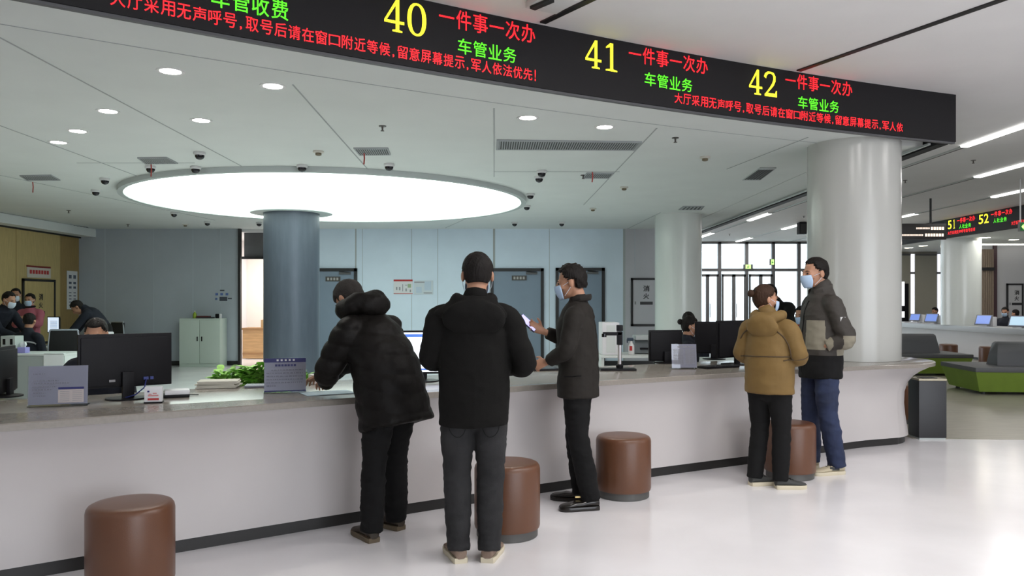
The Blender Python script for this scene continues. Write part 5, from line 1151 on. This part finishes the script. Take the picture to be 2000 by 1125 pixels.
# left group
t, V, T, k, o = extra('seated person in dark uniform with a pale stripe across the back, at the left desk', (X(54, 11.95), 11.95), (.15, 1), 1.66, M_uni, None, (.35, .1, 0), True, keep_short, None, wr=3)
drape_line(t, o, [(-.18, -.5, V['shL'].z-.09), (-.05, -.5, V['shL'].z-.06), (.1, -.5, V['shL'].z-.06), (.18, -.5, V['shL'].z-.09)], (0, -1, 0), .012, M_refl, 'stripe')
extra('standing person in dark clothes and white mask in front of the wood wall, far left', (X(31, 14.7), 14.7), (.3, -1), 1.70, M_uni, None, (.15, .1, 0), mask=M_maskw, wr=4)
extra('person in a pink coat and mask standing before the framed wood cupboard', (X(59, 14.2), 14.2), (.05, -1), 1.60, M_pink, dict(elL=(-.20, .10, 1.05), wrL=(-.05, .24, 1.15), elR=(.20, .10, 1.05), wrR=(.05, .24, 1.15)), (0, .1, 0), keep=keep_long, wr=5, collar=M_blackc)
extra('person in dark clothes leaning over the desk at the far left edge', (X(-20, 12.55), 12.55), (.95, -.3), 1.72, M_uni, dict(waist=(0, .06, 1.05), chest=(0, .20, 1.22), neck=(0, .32, 1.36), head=(0, .40, 1.49), shL=(-.185, .25, 1.27), shR=(.185, .25, 1.27), elL=(-.2, .45, 1.05), elR=(.2, .45, 1.02), wrL=(-.1, .66, .95), wrR=(.12, .66, .92)), (.1, .35, 0), mask=M_maskw, wr=6)
extra('person in dark clothes bending low before the tall white notice', (X(206, 13.9), 13.9), (-.92, -.3), 1.70, M_uni, dict(waist=(0, .07, 1.05), chest=(0, .20, 1.22), neck=(0, .33, 1.32), head=(0, .44, 1.36), shL=(-.185, .26, 1.25), shR=(.185, .26, 1.25), elL=(-.2, .46, .98), elR=(.2, .46, .98), wrL=(-.12, .58, .82), wrR=(.12, .58, .82)), (0, .9, 0), mask=None, keep=keep_long, wr=7)
# right group behind the counter
extra('seated person in navy uniform with hair in a bun, in profile behind the small notice', (X(1341, 9.35), 9.35), (.97, -.1), 1.66, M_uni, None, (0, .2, 0), True, keep_long, M_maskw, bun=True, wr=8)
extra('seated person with black hair behind the dark monitors', (X(1409, 9.2), 10.9), (.1, 1), 1.70, M_uni, None, (0, .1, 0), True, keep_long, None, wr=9)
extra('person in a black jacket leaning down behind the person with the bun', (X(1538, 10.4), 10.4), (-.85, -.35), 1.68, M_blackc, dict(waist=(0, .03, 1.05), chest=(0, .10, 1.27), neck=(0, .19, 1.44), head=(0, .29, 1.56), shL=(-.185, .12, 1.37), shR=(.185, .12, 1.37), elL=(-.22, .3, 1.02), elR=(.22, .3, 1.02), wrL=(-.12, .48, .90), wrR=(.12, .48, .90)), (0, .5, 0), wr=10)
extra('seated person with a red scarf and mask between the tan jacket and the blue jeans', (X(1569, 11.6), 11.6), (-.8, -.55), 1.80, M_uni, None, (0, .2, 0), True, keep_short, M_mask, wr=11, collar=M_red2)
# far right behind the side counter
extra('seated person in dark clothes and mask behind the pale terminal, far right', (X(1964, 21.5), 21.5), (-.75, -.65), 1.70, M_uni, None, (0, .3, 0), True, keep_short, M_mask, wr=12)
extra('far person with dark hair seated left of the side column', (X(1828, 25.2), 25.2), (-.9, -.2), 1.66, M_uni, None, (0, .3, 0), True, keep_long, None, wr=13)
extra('far person with dark hair seated behind another at the far right', (X(1986, 22.7), 22.7), (-.5, .8), 1.60, M_uni, None, (0, .25, 0), True, keep_long, None, wr=14)
